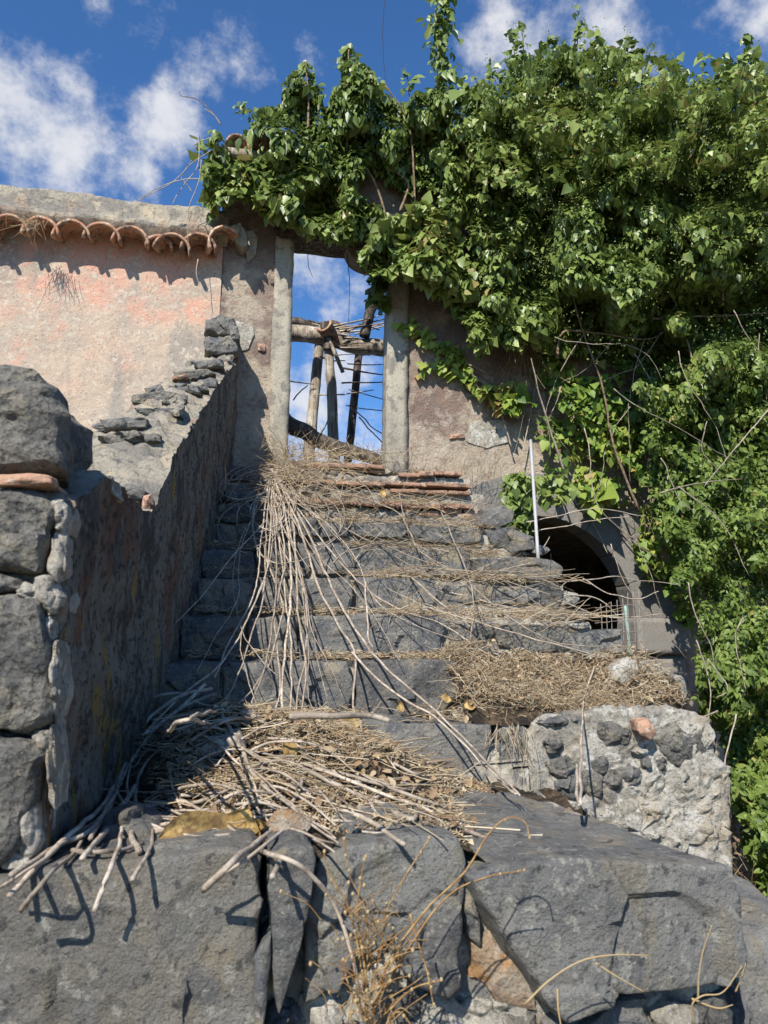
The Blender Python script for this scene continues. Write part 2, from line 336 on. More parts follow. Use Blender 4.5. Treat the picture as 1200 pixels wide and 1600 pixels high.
def stone_arrays(outline, dvec, N=54, rings=10, side=7, bev=.009, bulge=.006, amp=.011, fs=7., fac=.017, facs=9., fine=.005, seed=0):
    P = resample(outline, N); c = P.mean(0); dvec = np.asarray(dvec, float); D = np.linalg.norm(dvec); dh = dvec/D
    R = np.linalg.norm(P - c, axis=1).mean()
    bev = min(bev, R*.4, D*.4)
    inset = 1 - bev/R
    rows = []; rr = np.linspace(0.12, inset, rings)
    for r in rr: rows.append(c + (P - c)*r - dh*bulge*(1 - (r/inset)**2))
    for a in (25, 50, 75): 
        a = math.radians(a); rows.append(c + (P - c)*(inset + (1 - inset)*math.sin(a)) + dh*bev*(1 - math.cos(a)))
    for t in np.linspace(bev, D, side): rows.append(P + dh*t)
    rows.append(c + (P - c)*.5 + dvec)
    V = np.vstack([c[None] - dh*bulge] + rows + [c[None] + dvec])
    nr = len(rows); Fq = []
    for k in range(N): Fq.append((0, 1 + (k + 1) % N, 1 + k))
    for r in range(nr - 1):
        a, b = 1 + r*N, 1 + (r + 1)*N
        for k in range(N):
            k2 = (k + 1) % N; Fq.append((a + k, a + k2, b + k2, b + k))
    last = len(V) - 1; a = 1 + (nr - 1)*N
    for k in range(N): Fq.append((a + k, a + (k + 1) % N, last))
    out = V - (c + dvec*.5); out /= np.linalg.norm(out, axis=1, keepdims=True) + 1e-9
    V = V + amp*vfbm(V, fs, 3, seed) + out*(fac*facet(V + 7.7*seed, facs, seed))[:, None] + out*(fine*fbm(V, fs*5, 3, seed + 3))[:, None]
    return V, Fq
def fix_wind(V, Fq, dvec):
    return Fq
def stone(outline, dvec, material, parent, name='stone', sharp=32, **kw):
    V, Fq = stone_arrays(outline, dvec, **kw)
    o = mesh_obj(name, V, Fq, material, parent)
    me = o.data; bm_fix(me); me.set_sharp_from_angle(angle=math.radians(sharp)); return o
import bmesh
def bm_fix(me):
    bm = bmesh.new(); bm.from_mesh(me); bmesh.ops.recalc_face_normals(bm, faces=bm.faces); bm.to_mesh(me); bm.free()
def pxo(pts, Y): return [at(x, y, Y) for x, y in pts]
def pxstone(pts, Y, depth, material, parent, name='stone', dvec=None, **kw):
    return stone(pxo(pts, Y), dvec if dvec is not None else (0, depth, 0), material, parent, name, **kw)
def blob(px, py, rx, ry, n=9, rnd=.22, seed=0, ang=0.):
    r = random.Random(seed); out = []
    for k in range(n):
        a = 2*math.pi*k/n; s = 1 + r.uniform(-rnd, rnd); x, y = rx*s*math.cos(a), ry*s*math.sin(a)
        out.append((px + x*math.cos(ang) - y*math.sin(ang), py + x*math.sin(ang) + y*math.cos(ang)))
    return out

def grid_obj(name, U, material, parent=None, disp=None, close=False, kind=None):
    """U: (n,m,3) array of points -> quad sheet"""
    n, m = U.shape[:2]; V = U.reshape(-1, 3)
    i = np.arange(n - 1)[:, None]*m + np.arange(m - 1)[None]
    Fq = np.stack([i, i + 1, i + m + 1, i + m], -1).reshape(-1, 4)
    if disp is not None: V = V + disp(V)
    o = mesh_obj(name, V, Fq, material, parent, kind=kind); return o

def tube_arrays(P, rad, sides=5):
    """P (n,K,3), rad (n,K): n tubes at once"""
    n, K = P.shape[:2]
    T = np.gradient(P, axis=1); T /= np.linalg.norm(T, axis=-1, keepdims=True) + 1e-9
    up = np.where(np.abs(T[..., 2:3]) > .9, np.array([1., 0, 0]), np.array([0, 0, 1.]))
    A = np.cross(T, up); A /= np.linalg.norm(A, axis=-1, keepdims=True) + 1e-9; Bv = np.cross(T, A)
    ang = np.arange(sides)*2*math.pi/sides
    V = P[:, :, None] + rad[:, :, None, None]*(np.cos(ang)[:, None]*A[:, :, None] + np.sin(ang)[:, None]*Bv[:, :, None])
    V = V.reshape(-1, 3)
    b = (np.arange(n)[:, None, None]*K + np.arange(K - 1)[None, :, None])*sides; k = np.arange(sides)[None, None]; k2 = (k + 1) % sides
    Fq = np.stack([b + k, b + k2, b + sides + k2, b + sides + k], -1).reshape(-1, 4)
    return V, Fq
def catmull(P, K):
    P = np.asarray(P, float)
    if len(P) == 2: return np.linspace(P[0], P[1], K)
    Q = np.vstack([2*P[0] - P[1], P, 2*P[-1] - P[-2]]); t = np.linspace(0, len(P) - 1 - 1e-6, K); i = t.astype(int); f = (t - i)[:, None]
    p0, p1, p2, p3 = Q[i], Q[i + 1], Q[i + 2], Q[i + 3]
    return .5*(2*p1 + (p2 - p0)*f + (2*p0 - 5*p1 + 4*p2 - p3)*f**2 + (3*p1 - p0 - 3*p2 + p3)*f**3)
def branch(name, P, r0, r1, material, parent=None, K=30, sides=6, jit=.004, seed=0, knots=True):
    C = catmull(P, K); C = C + jit*vfbm(C, 9, 2, seed)
    rad = np.linspace(r0, r1, K)
    if knots: rad = rad*(1 + .16*np.maximum(0, np.sin(np.arange(K)*1.9 + seed))**6)
    V, Fq = tube_arrays(C[None], rad[None], sides)
    n = len(V); Fl = [tuple(f) for f in Fq.tolist()] + [tuple(range(sides))[::-1], tuple(range(n - sides, n))]
    return mesh_obj(name, V, Fl, material, parent)

def straws(n, centre_fn, lmin, lmax, r, flat=.35, curl=.3, K=5, rng=RNG, dirbias=None):
    C = centre_fn(n); n = len(C)
    a = rng.uniform(0, 2*math.pi, n); e = rng.normal(0, flat, n)
    D = np.stack([np.cos(a)*np.cos(e), np.sin(a)*np.cos(e), np.sin(e)], -1)
    if dirbias is not None: D = D + dirbias; D /= np.linalg.norm(D, axis=1, keepdims=True)
    Ln = rng.uniform(lmin, lmax, n)**1.0
    s = np.linspace(-.5, .5, K)
    bend = np.cross(D, rng.normal(size=(n, 3))); bend /= np.linalg.norm(bend, axis=1, keepdims=True) + 1e-9
    bend = bend*np.array([1, 1, .6])
    P = C[:, None] + D[:, None]*(s[None, :, None]*Ln[:, None, None]) + bend[:, None]*((s**2)[None, :, None]*(Ln*rng.normal(0, curl, n))[:, None, None])
    P = P + rng.normal(0, .0016, P.shape)
    rad = np.repeat((r*rng.uniform(.6, 1.5, n))[:, None], K, 1)*np.linspace(1.1, .6, K)[None]
    V, Fq = tube_arrays(P, rad, 3)
    t = np.repeat(np.clip(rng.beta(2.2, 1.6, n), 0, 1), (K - 1)*3)
    return V, Fq, t
def join(parts):
    Vs, Fs, Ts, off = [], [], [], 0
    for V, Fq, t in parts: Vs.append(V); Fs.append(Fq + off); Ts.append(t); off += len(V)
    return np.vstack(Vs), np.vstack(Fs), np.concatenate(Ts)

# ================================================================== SETTING
GZ = -1.25
g = np.linspace(-1, 1, 91); gx = np.sign(g)*(np.abs(g)**4)*900
GXX, GYY = np.meshgrid(gx, gx, indexing='ij')
GR = np.hypot(GXX, GYY)
G = np.stack([GXX + 1.5, GYY + 3, np.full_like(GXX, GZ)], -1)
structure(grid_obj('ground', G, M_GROUND, disp=lambda V: np.stack([0*V[:, 0], 0*V[:, 0], .03*fbm(V, 1.5, 3)], -1)))

# ------------------------------------------------------------------ ruined house
WY = 5.35
house = thing('ruined_house', 'roofless ruined house with pink rendered wing, stone doorway and dark cellar arch', 'house', (1.5, WY, GZ))
# heights of the facade
DX0, DX1, DZ0, DZ1 = .185, .92, 1.345, 3.13
AX, AR, AZ = 2.12, .77, .235            # cellar arch: centre x, radius, spring height
def wall_patch(x0, x1, zlo, zhi, Y, nx, nz, amp=.012, seed=1):
    xs = np.linspace(x0, x1, nx); U = np.zeros((nx, nz, 3))
    for i, x in enumerate(xs):
        a = zlo(x) if callable(zlo) else zlo; b = zhi(x) if callable(zhi) else zhi
        U[i, :, 0] = x; U[i, :, 1] = Y; U[i, :, 2] = np.linspace(a, b, nz)
    P = U.reshape(-1, 3)
    d = amp*fbm(P, 4, 4, seed) + .006*fbm(P, 22, 3, seed + 9)
    U[..., 1] += d.reshape(nx, nz); return U
def join_grids(gs):
    Vs, Fs, off = [], [], 0
    for U in gs:
        n, m = U.shape[:2]; i = np.arange(n - 1)[:, None]*m + np.arange(m - 1)[None]
        Fs.append(np.stack([i, i + m, i + m + 1, i + 1], -1).reshape(-1, 4) + off); Vs.append(U.reshape(-1, 3)); off += n*m
    return np.vstack(Vs), np.vstack(Fs)
def ruled(a, b, n=2):
    a, b = np.asarray(a, float), np.asarray(b, float); t = np.linspace(0, 1, n)[:, None, None]
    return a[None]*(1 - t) + b[None]*t
def top_z(x): return 3.62 + .12*math.sin(x*3) + (min(x, 2.2) + .36)*.35
TH_W = .2
gs = []
gs.append(wall_patch(-.36, DX0 - .13, GZ, top_z, WY, 16, 150, seed=1))
gs.append(wall_patch(DX0 - .131, DX1 + .152, DZ1 + .06, top_z, WY, 40, 50, seed=1))
gs.append(wall_patch(DX0 - .131, DX1 + .152, GZ, DZ0 - .03, WY, 40, 60, seed=1))
gs.append(wall_patch(DX1 + .15, AX - AR - .16, GZ, top_z, WY, 14, 150, seed=1))
arch_o = AR + .16
gs.append(wall_patch(AX - arch_o, AX + arch_o, lambda x: AZ + math.sqrt(max(0, arch_o**2 - (x - AX)**2)), top_z, WY, 60, 110, seed=1))
gs.append(wall_patch(AX + arch_o, 8, GZ, top_z, WY, 90, 120, seed=1))
# thickness: left edge, top edge, back side
zs = np.linspace(GZ, top_z(-.36), 60)
gs.append(ruled(np.stack([np.full(60, -.36), np.full(60, WY), zs], -1), np.stack([np.full(60, -.36), np.full(60, WY + TH_W), zs], -1)))
xs = np.linspace(-.36, 8, 90); tz = np.array([top_z(x) for x in xs])
gs.append(ruled(np.stack([xs, np.full(90, WY), tz], -1), np.stack([xs, np.full(90, WY + TH_W), tz], -1)))
for x0, x1, a, b in ((-.36, DX0 - .13, GZ, None), (DX0 - .131, DX1 + .152, DZ1 + .06, None), (DX1 + .15, 8, 1.2, None)):
    xs = np.linspace(x0, x1, 30); tz = np.array([top_z(x) for x in xs])
    gs.append(ruled(np.stack([xs, np.full(30, WY + TH_W), np.full(30, a)], -1), np.stack([xs, np.full(30, WY + TH_W), tz], -1)))
V, Fq = join_grids(gs)
mesh_obj('facade_wall', V, Fq, M_FACADE, house)

def slab(name, x0, x1, y0, y1, z0, z1, material, parent, amp=.006, fs=6, n=None, seed=0, lean=0., bev=.006):
    """a dressed bar or box with many vertices so that its edges wander"""
    L = np.array([x1 - x0, y1 - y0, z1 - z0]); k = np.maximum(2, np.minimum(60, (L/.035).astype(int)))
    bm = bmesh.new(); bmesh.ops.create_cube(bm, size=1)
    for v in bm.verts: v.co = Vector(((x0 + x1)/2 + v.co.x*L[0], (y0 + y1)/2 + v.co.y*L[1], (z0 + z1)/2 + v.co.z*L[2]))
    bmesh.ops.bevel(bm, geom=bm.edges[:], offset=min(bev, L.min()*.3), segments=2, affect='EDGES')
    for ax in range(3):
        for c in range(1, k[ax]):
            p = Vector((x0, y0, z0)); p[ax] += L[ax]*c/k[ax]; nrm = Vector((0, 0, 0)); nrm[ax] = 1
            bmesh.ops.bisect_plane(bm, geom=bm.verts[:] + bm.edges[:] + bm.faces[:], plane_co=p, plane_no=nrm)
    P = np.array([v.co for v in bm.verts]); Q = P + amp*vfbm(P, fs, 3, seed) + amp*.4*vfbm(P, fs*5, 2, seed + 4)
    if lean: Q[:, 0] += lean*(P[:, 2] - z0)
    for v, q in zip(bm.verts, Q): v.co = q
    me = bpy.data.meshes.new(name); bm.to_mesh(me); bm.free(); me.materials.append(material)
    me.polygons.foreach_set('use_smooth', np.ones(len(me.polygons), bool))
    o = bpy.data.objects.new(name, me); COL.objects.link(o)
    if parent is not None: o.parent = parent; o.matrix_parent_inverse = Matrix.Translation(-parent.location)
    return o
slab('door_jamb', DX0 - .145, DX0, WY - .035, WY + .17, DZ0 - .06, DZ1 + .0, M_JAMB, house, amp=.010, fs=9, seed=2, lean=-.004)
slab('door_jamb', DX1, DX1 + .165, WY - .035, WY + .17, DZ0 - .06, DZ1 + .1, M_JAMB, house, amp=.010, fs=9, seed=3, lean=.006)
slab('door_lintel', DX0 - .15, DX1 + .17, WY - .03, WY + .21, DZ1 + .003, DZ1 + .19, M_WOOD_DARK, house, amp=.012, seed=5)
pxstone([(540, 385), (575, 380), (600, 392), (598, 412), (570, 412), (548, 402)], WY + .02, .18, M_FACADE, house, 'lintel_fragment', N=28, rings=4, amp=.02)
# cellar arch: separate voussoirs, impost block and pier
nv = 9
for k in range(nv):
    a0, a1 = math.pi*k/nv + .0025, math.pi*(k + 1)/nv - .0025
    ro, ri = AR + .335, AR
    out = []
    for a in np.linspace(a0, a1, 5): out.append((AX + ri*math.cos(a), WY - .045, AZ + ri*math.sin(a)))
    for a in np.linspace(a1, a0, 5): out.append((AX + ro*math.cos(a), WY - .045, AZ + ro*math.sin(a)))
    stone(out, (0, .22, 0), M_ARCH, house, 'voussoir', N=48, rings=6, side=4, bev=.003, bulge=.001, amp=.003, fac=.001, fine=.002, seed=k)
def px_slab(name, x0, x1, y0, y1, Y, depth, material, parent, **kw):
    a, b = at(x0, y1, Y), at(x1, y0, Y); return slab(name, a[0], b[0], Y, Y + depth, a[2], b[2], material, parent, **kw)
px_slab('impost_block', 1000, 1079, 967, 1022, WY - .10, .34, M_ARCH, house, amp=.004, seed=21)
px_slab('pier', 1008, 1072, 1026, 1250, WY - .06, .3, M_ARCH, house, amp=.004, seed=22)
slab('impost_block', AX - AR - .2, AX - AR, WY - .1, WY + .4, AZ - .26, AZ, M_ARCH, house, amp=.004, seed=23)
slab('pier', AX - AR - .19, AX - AR, WY - .05, WY + .4, GZ, AZ - .263, M_ARCH, house, amp=.004, seed=24)
# cellar room behind the arch and the floor over it
def room():
    gsx = []
    x0, x1, y0, y1, z0, z1 = .2, 4.6, WY + .2, 9.5, GZ + .02, 1.15
    def q(a, b, c, d): gsx.append(np.array([[a, b], [d, c]], float))
    q((x0, y1, z0), (x1, y1, z0), (x1, y1, z1), (x0, y1, z1)); q((x0, y0, z0), (x0, y1, z0), (x0, y1, z1), (x0, y0, z1))
    q((x1, y1, z0), (x1, y0, z0), (x1, y0, z1), (x1, y1, z1)); q((x0 - .6, y0, z1), (x1, y0, z1), (x1, y1, z1), (x0 - .6, y1, z1))
    V, Fq = join_grids(gsx); mesh_obj('cellar_room', V, Fq, M_CORE, house, smooth=False)
room()
for x0, x1 in ((AX - AR - .9, AX - AR - .17), (AX + AR + .16, AX + AR + 1.6)):
    slab('cellar_cheek', x0, x1, WY + .36, WY + .6, GZ, 1.15, M_CORE, house, amp=.02)
slab('upper_floor', -.2, 4.6, WY + .21, 9.5, 1.16, 1.27, M_CORE, house, amp=.01)

# pink wing
PZ1 = 3.03
gs = [wall_patch(-6, -.362, GZ, PZ1, WY - .015, 120, 110, amp=.014, seed=5)]
V, Fq = join_grids(gs); mesh_obj('pink_wall', V, Fq, M_PINK, house)
# cement band over the tiles
rows = []
for x in np.linspace(-6, -.33, 320):
    h = .03*math.sin(x*2.1) + .02*math.sin(x*7.7)
    rows.append([(x, WY + .35, 3.0), (x, WY + .35, 3.33), (x, WY + .10, 3.36 + h*.3), (x, WY + .035, 3.35 + h*.4), (x, WY + .012, 3.33 + h*.3), (x, WY + .0, 3.29), (x, WY - .01, 3.25), (x, WY - .02, 3.21), (x, WY - .03, 3.17), (x, WY - .05, 3.14), (x, WY - .09, 3.115 + h*.2),
                 (x, WY - .09, 3.08), (x, WY - .05, 3.04), (x, WY - .012, 3.0)])
U = np.array(rows)
grid_obj('coping', U, M_COPING, house, disp=lambda V: .018*vfbm(V, 7, 4, 3) + .012*vfbm(V, 30, 3, 8))
slab('wing_core', -6, -.362, WY + .05, WY + .34, GZ, 3.28, M_COPING, house, amp=.004)

def tile_arrays(w0, w1, L, th=.020, rise=.62, n=14, m=8):
    """barrel tile along +y, hollow below, mouth at y=0"""
    V = []; 
    for layer in (0, 1):
        for j in range(m):
            w = (w0 + (w1 - w0)*j/(m - 1))/2 - layer*th
            for i in range(n):
                a = math.pi*i/(n - 1); V.append((-w*math.cos(a), L*j/(m - 1), w*rise*2*math.sin(a)*.76))
    Fq = []; o = n*m
    for j in range(m - 1):
        for i in range(n - 1):
            a = j*n + i; Fq.append((a, a + 1, a + n + 1, a + n)); Fq.append((o + a, o + a + n, o + a + n + 1, o + a + 1))
    for i in range(n - 1):
        Fq.append((i, o + i, o + i + 1, i + 1)); a = (m - 1)*n + i; Fq.append((a, a + 1, o + a + 1, o + a))
    for j in range(m - 1):
        for i in (0, n - 1):
            a = j*n + i; Fq.append((a, a + n, o + a + n, o + a))
    return np.array(V), Fq
def place_tile(loc, rot, name='roof_tile', parent=house, w0=.235, w1=.19, L=.42, seed=0, material=None):
    V, Fq = tile_arrays(w0, w1, L)
    Mx = (Matrix.Translation(loc) @ Matrix.Rotation(rot[2], 4, 'Z') @ Matrix.Rotation(rot[1], 4, 'Y') @ Matrix.Rotation(rot[0], 4, 'X'))
    V = np.array([(Mx @ Vector(v))[:] for v in V]); V += .006*vfbm(V, 12, 2, seed)
    o = mesh_obj(name, V, Fq, material or M_TILE, parent); bm_fix(o.data); return o
tile_px = [(-34, 349), (14, 344), (62, 347), (111, 352), (158, 356), (203, 361), (247, 364), (268, 372), (310, 372)]
for k, (px, py) in enumerate(tile_px):
    p = at(px, py + 19, WY - .20)
    place_tile((p[0], p[1] + (.03 if k == 6 else 0) , p[2]), (math.radians(17 + random.uniform(-3, 3)), math.radians(random.uniform(-5, 5)), math.radians(random.uniform(-4, 4))), seed=k, w0=.275 if k != 6 else .2, L=.34)
p = at(352, 382, WY - .20); place_tile((p[0], p[1], p[2] + .02), (math.radians(14), math.radians(-38), math.radians(6)), seed=40, w0=.26, w1=.24)
# bedding rubble at the end of the eave
pxstone([(362, 350), (376, 346), (384, 358), (386, 380), (378, 386), (366, 372)], WY - .12, .14, M_COPING, house, 'eave_rubble', N=28, rings=4, amp=.02)
# patches of pale render still stuck on the brown wall
for k, (pts, mt) in enumerate((([(381, 362), (395, 360), (403, 372), (400, 398), (386, 410), (383, 385)], M_MORTAR), ([(368, 500), (395, 510), (398, 522), (388, 545), (374, 548)], M_MORTAR), ([(735, 660), (790, 655), (798, 690), (760, 700), (728, 690)], M_MORTAR))):
    pxstone(pts, WY - .014, .04, mt, house, 'render_patch', N=40, rings=6, side=2, bev=.003, bulge=.0, amp=.006, fac=.003)
for pts in ([(402, 536), (414, 538), (414, 548), (402, 548)], [(700, 678), (725, 676), (726, 684), (702, 686)]):
    pxstone(pts, WY - .02, .05, M_BRICK, house, 'brick', N=16, rings=3, side=2, bev=.004, amp=.005)
# wooden board and broken tiles left on the wall top
b0, b1 = at(348, 237, WY - .12), at(424, 232, WY - .12)
slab('roof_board', b0[0], b1[0], WY - .14, WY + .1, b0[2] - .035, b0[2] + .035, M_WOOD, house, amp=.008)
for k, (px, py, rz) in enumerate(((372, 222, .2), (398, 216, -.3), (412, 224, .5))):
    p = at(px, py + 6, WY - .12); place_tile((p[0], p[1], p[2]), (math.radians(10), math.radians(20*rz), rz), seed=60 + k, w0=.2, w1=.17, L=.3)

# ------------------------------------------------------------------ timbers seen through the doorway
tf = thing('timber_frame', 'bleached roof posts carrying a rough log inside the open doorway', 'timber frame', (.7, 7, 1.27))
TY = 7.0
def plog(name, pts, Y, r0, r1, mt, par, seed=0, K=26, sides=10, jit=.02):
    P = [at(x, y, Y if not isinstance(Y, (list, tuple)) else Y[i]) for i, (x, y) in enumerate(pts)]
    return branch(name, P, r0, r1, mt, par, K, sides, jit, seed, knots=False)
plog('log_beam', [(380, 521), (455, 521), (500, 525), (555, 540), (610, 545), (680, 548)], TY, .085, .085, M_WOOD, tf, 1)
plog('log_beam', [(420, 498), (458, 503), (490, 510), (520, 508), (545, 515)], TY + .15, .05, .04, M_WOOD_DARK, tf, 2)
plog('post', [(482, 720), (489, 640), (497, 560), (500, 530)], TY + .3, .062, .05, M_WOOD, tf, 3, jit=.006)
plog('post', [(523, 760), (521, 690), (517, 600), (512, 535)], TY - .1, .06, .045, M_WOOD, tf, 4, jit=.008)
plog('post', [(541, 740), (550, 660), (560, 560), (562, 540)], TY + .35, .045, .04, M_WOOD_DARK, tf, 5, jit=.006)
plog('post', [(570, 525), (578, 490), (588, 460), (602, 400)], TY - .1, .055, .05, M_WOOD_DARK, tf, 6, jit=.006)
plog('batten', [(513, 528), (525, 556), (536, 582)], TY - .18, .022, .02, M_WOOD, tf, 7, sides=4, jit=.004)
plog('prop', [(508, 505), (512, 535), (511, 548)], TY - .14, .05, .05, M_WOOD_DARK, tf, 8)
r = random.Random(5)
for k in range(26):
    x0 = r.uniform(440, 560); y0 = 548 + r.uniform(-55, 22) if k < 18 else r.uniform(540, 640); ln = r.uniform(30, 110); sl = r.uniform(-.25, .3)
    if k < 9: x0 = r.uniform(510, 570); y0 = 520 - (x0 - 510)*.22 + r.uniform(-10, 14); sl = -.18 + r.uniform(-.12, .15)
    plog('cane', [(x0, y0), (x0 + ln*.5, y0 + sl*ln*.5 + r.uniform(-3, 3)), (x0 + ln, y0 + sl*ln)], TY + r.uniform(-.2, .3), r.uniform(.005, .013), .005, M_TWIG if k < 9 or k % 3 == 0 else M_WOOD_DARK, tf, k, K=10, sides=5, jit=.006)
for pts in ([(545, 634), (575, 660), (612, 690)], [(560, 652), (590, 685), (610, 700)], [(458, 626), (470, 612), (481, 602)], [(496, 690), (506, 670), (513, 652)]):
    plog('cane', pts, 6.4, .007, .005, M_WOOD, tf, 3, K=10, sides=5)
p = at(505, 506, TY - .25)
ct = place_tile((p[0], p[1], p[2]), (math.radians(12), math.radians(152), math.radians(-20)), 'clay_tile', None, w0=.17, w1=.15, L=.3, seed=77)
tag(ct, 'single curved clay tile balanced on the log beam behind the doorway', 'roof tile')
fr = plog('fallen_rafter', [(440, 655), (462, 668), (500, 690), (545, 705), (600, 722)], 5.85, .075, .05, M_WOOD_DARK, None, 9)
tag(fr, 'charred rafter lying fallen across the threshold behind the door opening', 'rafter')

# ================================================================== STAIRCASE
SY = [2.47 + .32*k for k in range(9)]
SZ = [-.252, -.055, .128, .325, .488, .685, .868, 1.06, 1.24]
stairs = thing('staircase', 'steep flight of broken basalt and brick steps littered with straw', 'staircase', (.6, 3.7, GZ))
XR = [1.5, 1.46, 1.5, 1.42, 1.45, 1.46, 1.30, 1.36, 1.38]
prof = [(1.50, GZ), (1.50, -.50)]
prof += [(1.52, -.47), (2.0, -.465), (2.44, -.46)]
for k in range(9):
    prof += [(SY[k] + .045, SZ[k] - .03), ((SY[k + 1] if k < 8 else WY) + .03, SZ[k] - .02)]
prof += [(WY + .03, 1.36), (WY + .4, 1.36)]
dense = [prof[0]]
for a, b in zip(prof, prof[1:]):
    n = max(1, int(math.hypot(b[0] - a[0], b[1] - a[1])/.024))
    for t in np.linspace(0, 1, n + 1)[1:]: dense.append((a[0] + (b[0] - a[0])*t, a[1] + (b[1] - a[1])*t))
dense = np.array(dense)
xs = np.linspace(-.40, 1.5, 90); U = np.zeros((len(xs), len(dense), 3))
U[..., 0] = xs[:, None]; U[..., 1] = dense[None, :, 0]; U[..., 2] = dense[None, :, 1]
fl = U[:, :, 1] < 2.47
U[..., 0] = np.where(fl, -.40 + (U[..., 0] + .40)*(1.32/1.9), U[..., 0])
Pn = U.reshape(-1, 3)
U = U + ((.018*vfbm(Pn, 7, 3, 2) + .012*vfbm(Pn, 26, 3, 5))).reshape(U.shape)
side = U[-1]; bot = side.copy(); bot[:, 2] = GZ; bot[:, 0] += .1
sd = ruled(side, bot, 14); sP = sd.reshape(-1, 3); sd = sd + (.03*vfbm(sP, 6, 3, 8)).reshape(sd.shape)*np.linspace(0, 1, 14)[:, None, None]
V, Fq = join_grids([U, sd]); mesh_obj('mortar_core', V, Fq, M_CORE, stairs)

S = lambda pts, k, d=.3, mt=M_BASALT, **kw: pxstone(pts, SY[k] + kw.pop('dy', 0), d, mt, stairs, **{**dict(seed=int(pts[0][0])), **kw})
def R(x0, y0, x1, y1, j=3, seed=None):
    r = random.Random(seed if seed is not None else int(x0*7 + y0)); q = lambda: r.uniform(-j, j)
    xm, ym = (x0 + x1)/2, (y0 + y1)/2
    return [(x0 + q(), y0 + q()), (xm + q(), y0 + q()*.6), (x1 + q(), y0 + q()), (x1 + q(), ym + q()), (x1 + q(), y1 + q()), (xm + q(), y1 + q()), (x0 + q(), y1 + q()), (x0 + q(), ym + q())]
# step 1
S(R(330, 1125, 472, 1215), 0); S([(478, 1136), (560, 1131), (680, 1132), (762, 1134), (768, 1160), (766, 1225), (750, 1255), (600, 1250), (478, 1230)], 0, N=64, rings=11)
S([(772, 1136), (800, 1128), (832, 1140), (830, 1200), (820, 1238), (790, 1225), (772, 1190)], 0, dy=.01, fac=.02)
S(R(235, 1130, 322, 1230), 0)
# step 2
S(R(250, 1035, 345, 1112), 1); S([(350, 1036), (450, 1034), (546, 1034), (550, 1070), (546, 1118), (440, 1120), (352, 1115)], 1, N=60, rings=10)
S([(556, 1034), (640, 1032), (716, 1034), (721, 1060), (716, 1090), (690, 1118), (556, 1116)], 1, N=60, rings=10)
# step 3
S(R(283, 964, 384, 1030), 2); S(R(388, 963, 466, 1030, 2), 2); S([(471, 962), (580, 960), (690, 962), (697, 975), (690, 1000), (682, 1022), (560, 1030), (472, 1030)], 2, N=60, rings=9)
S([(700, 980), (745, 974), (772, 985), (768, 1018), (720, 1022), (698, 1010)], 2, mt=M_PITTED, dy=.02, fac=.02)
S([(772, 980), (815, 974), (880, 980), (896, 1000), (890, 1016), (820, 1020), (780, 1008)], 2, mt=M_PITTED, dy=.01)
S([(892, 990), (930, 985), (970, 984), (976, 1000), (972, 1020), (920, 1022), (895, 1015)], 2, dy=.0)
# step 4
S(R(310, 905, 400, 958), 3); S(R(402, 903, 548, 960, 2), 3, N=56); S([(557, 905), (620, 903), (676, 906), (684, 925), (670, 955), (600, 960), (556, 958)], 3, N=52)
S([(694, 915), (760, 914), (830, 918), (842, 932), (820, 944), (740, 944), (695, 938)], 3, dy=.02)
S([(842, 912), (866, 908), (880, 925), (872, 950), (846, 945)], 3, mt=M_PITTED, dy=.02, N=26)
# step 5
S(R(316, 862, 398, 905), 4); S(R(402, 848, 482, 900, 2), 4); S([(487, 852), (600, 852), (734, 858), (738, 880), (730, 898), (600, 898), (488, 897)], 4, N=60)
S([(742, 872), (800, 870), (866, 874), (880, 884), (876, 902), (850, 908), (780, 902), (744, 896)], 4, dy=-.05, N=56)
# step 6
S(R(338, 820, 408, 862), 5); S(R(411, 810, 498, 835, 2), 5); S(R(502, 815, 545, 838, 2), 5); S([(548, 817), (590, 814), (636, 818), (640, 830), (630, 840), (570, 838), (549, 834)], 5, dy=-.01)
S([(643, 820), (700, 820), (752, 828), (754, 846), (720, 850), (660, 846), (642, 838)], 5, dy=-.01)
S([(752, 796), (790, 792), (806, 800), (804, 815), (780, 824), (752, 820)], 5, dy=.14); S([(756, 826), (800, 822), (836, 840), (834, 860), (800, 862), (770, 850)], 5, dy=.02, fac=.02)
S([(720, 852), (780, 850), (830, 866), (800, 872), (740, 866)], 5, mt=M_PITTED, dy=.05, N=30)
S(R(340, 786, 405, 815), 6); S(R(350, 755, 405, 782), 7); S(R(358, 728, 412, 752), 8)
S(R(352, 768, 400, 786), 6, dy=-.02)
# brick courses of the top steps
def bricks(row, k, h=6.5, dy=0, mt=None):
    for x0, x1, y0, y1 in row:
        Y = SY[k] + dy; a = at(x0, y0, Y); b = at(x1, y1, Y); hh = h/F*Y*1.05
        pts = [a, (a + b)/2, b, b - np.array([0, 0, hh]), (a + b)/2 - np.array([0, 0, hh]), a - np.array([0, 0, hh])]
        stone(pts, (0, .16, 0), mt or M_BRICK, stairs, 'brick', N=30, rings=3, side=3, bev=.005, bulge=.002, amp=.006, fac=.004, fine=.003, seed=int(x0))
bricks([(489, 530, 780, 781), (533, 588, 781, 784), (591, 633, 784, 786), (636, 690, 786, 788), (693, 740, 787, 789), (430, 486, 776, 779)], 6)
bricks([(630, 655, 794, 794), (688, 722, 794, 796), (726, 748, 796, 797), (726, 750, 805, 806), (655, 685, 797, 798)], 6, 8, .03)
bricks([(430, 470, 748, 749), (473, 522, 749, 751), (525, 600, 751, 753), (603, 666, 752, 755), (669, 735, 754, 757), (610, 655, 764, 764), (656, 700, 765, 766), (702, 735, 766, 768)], 7, 5.5)
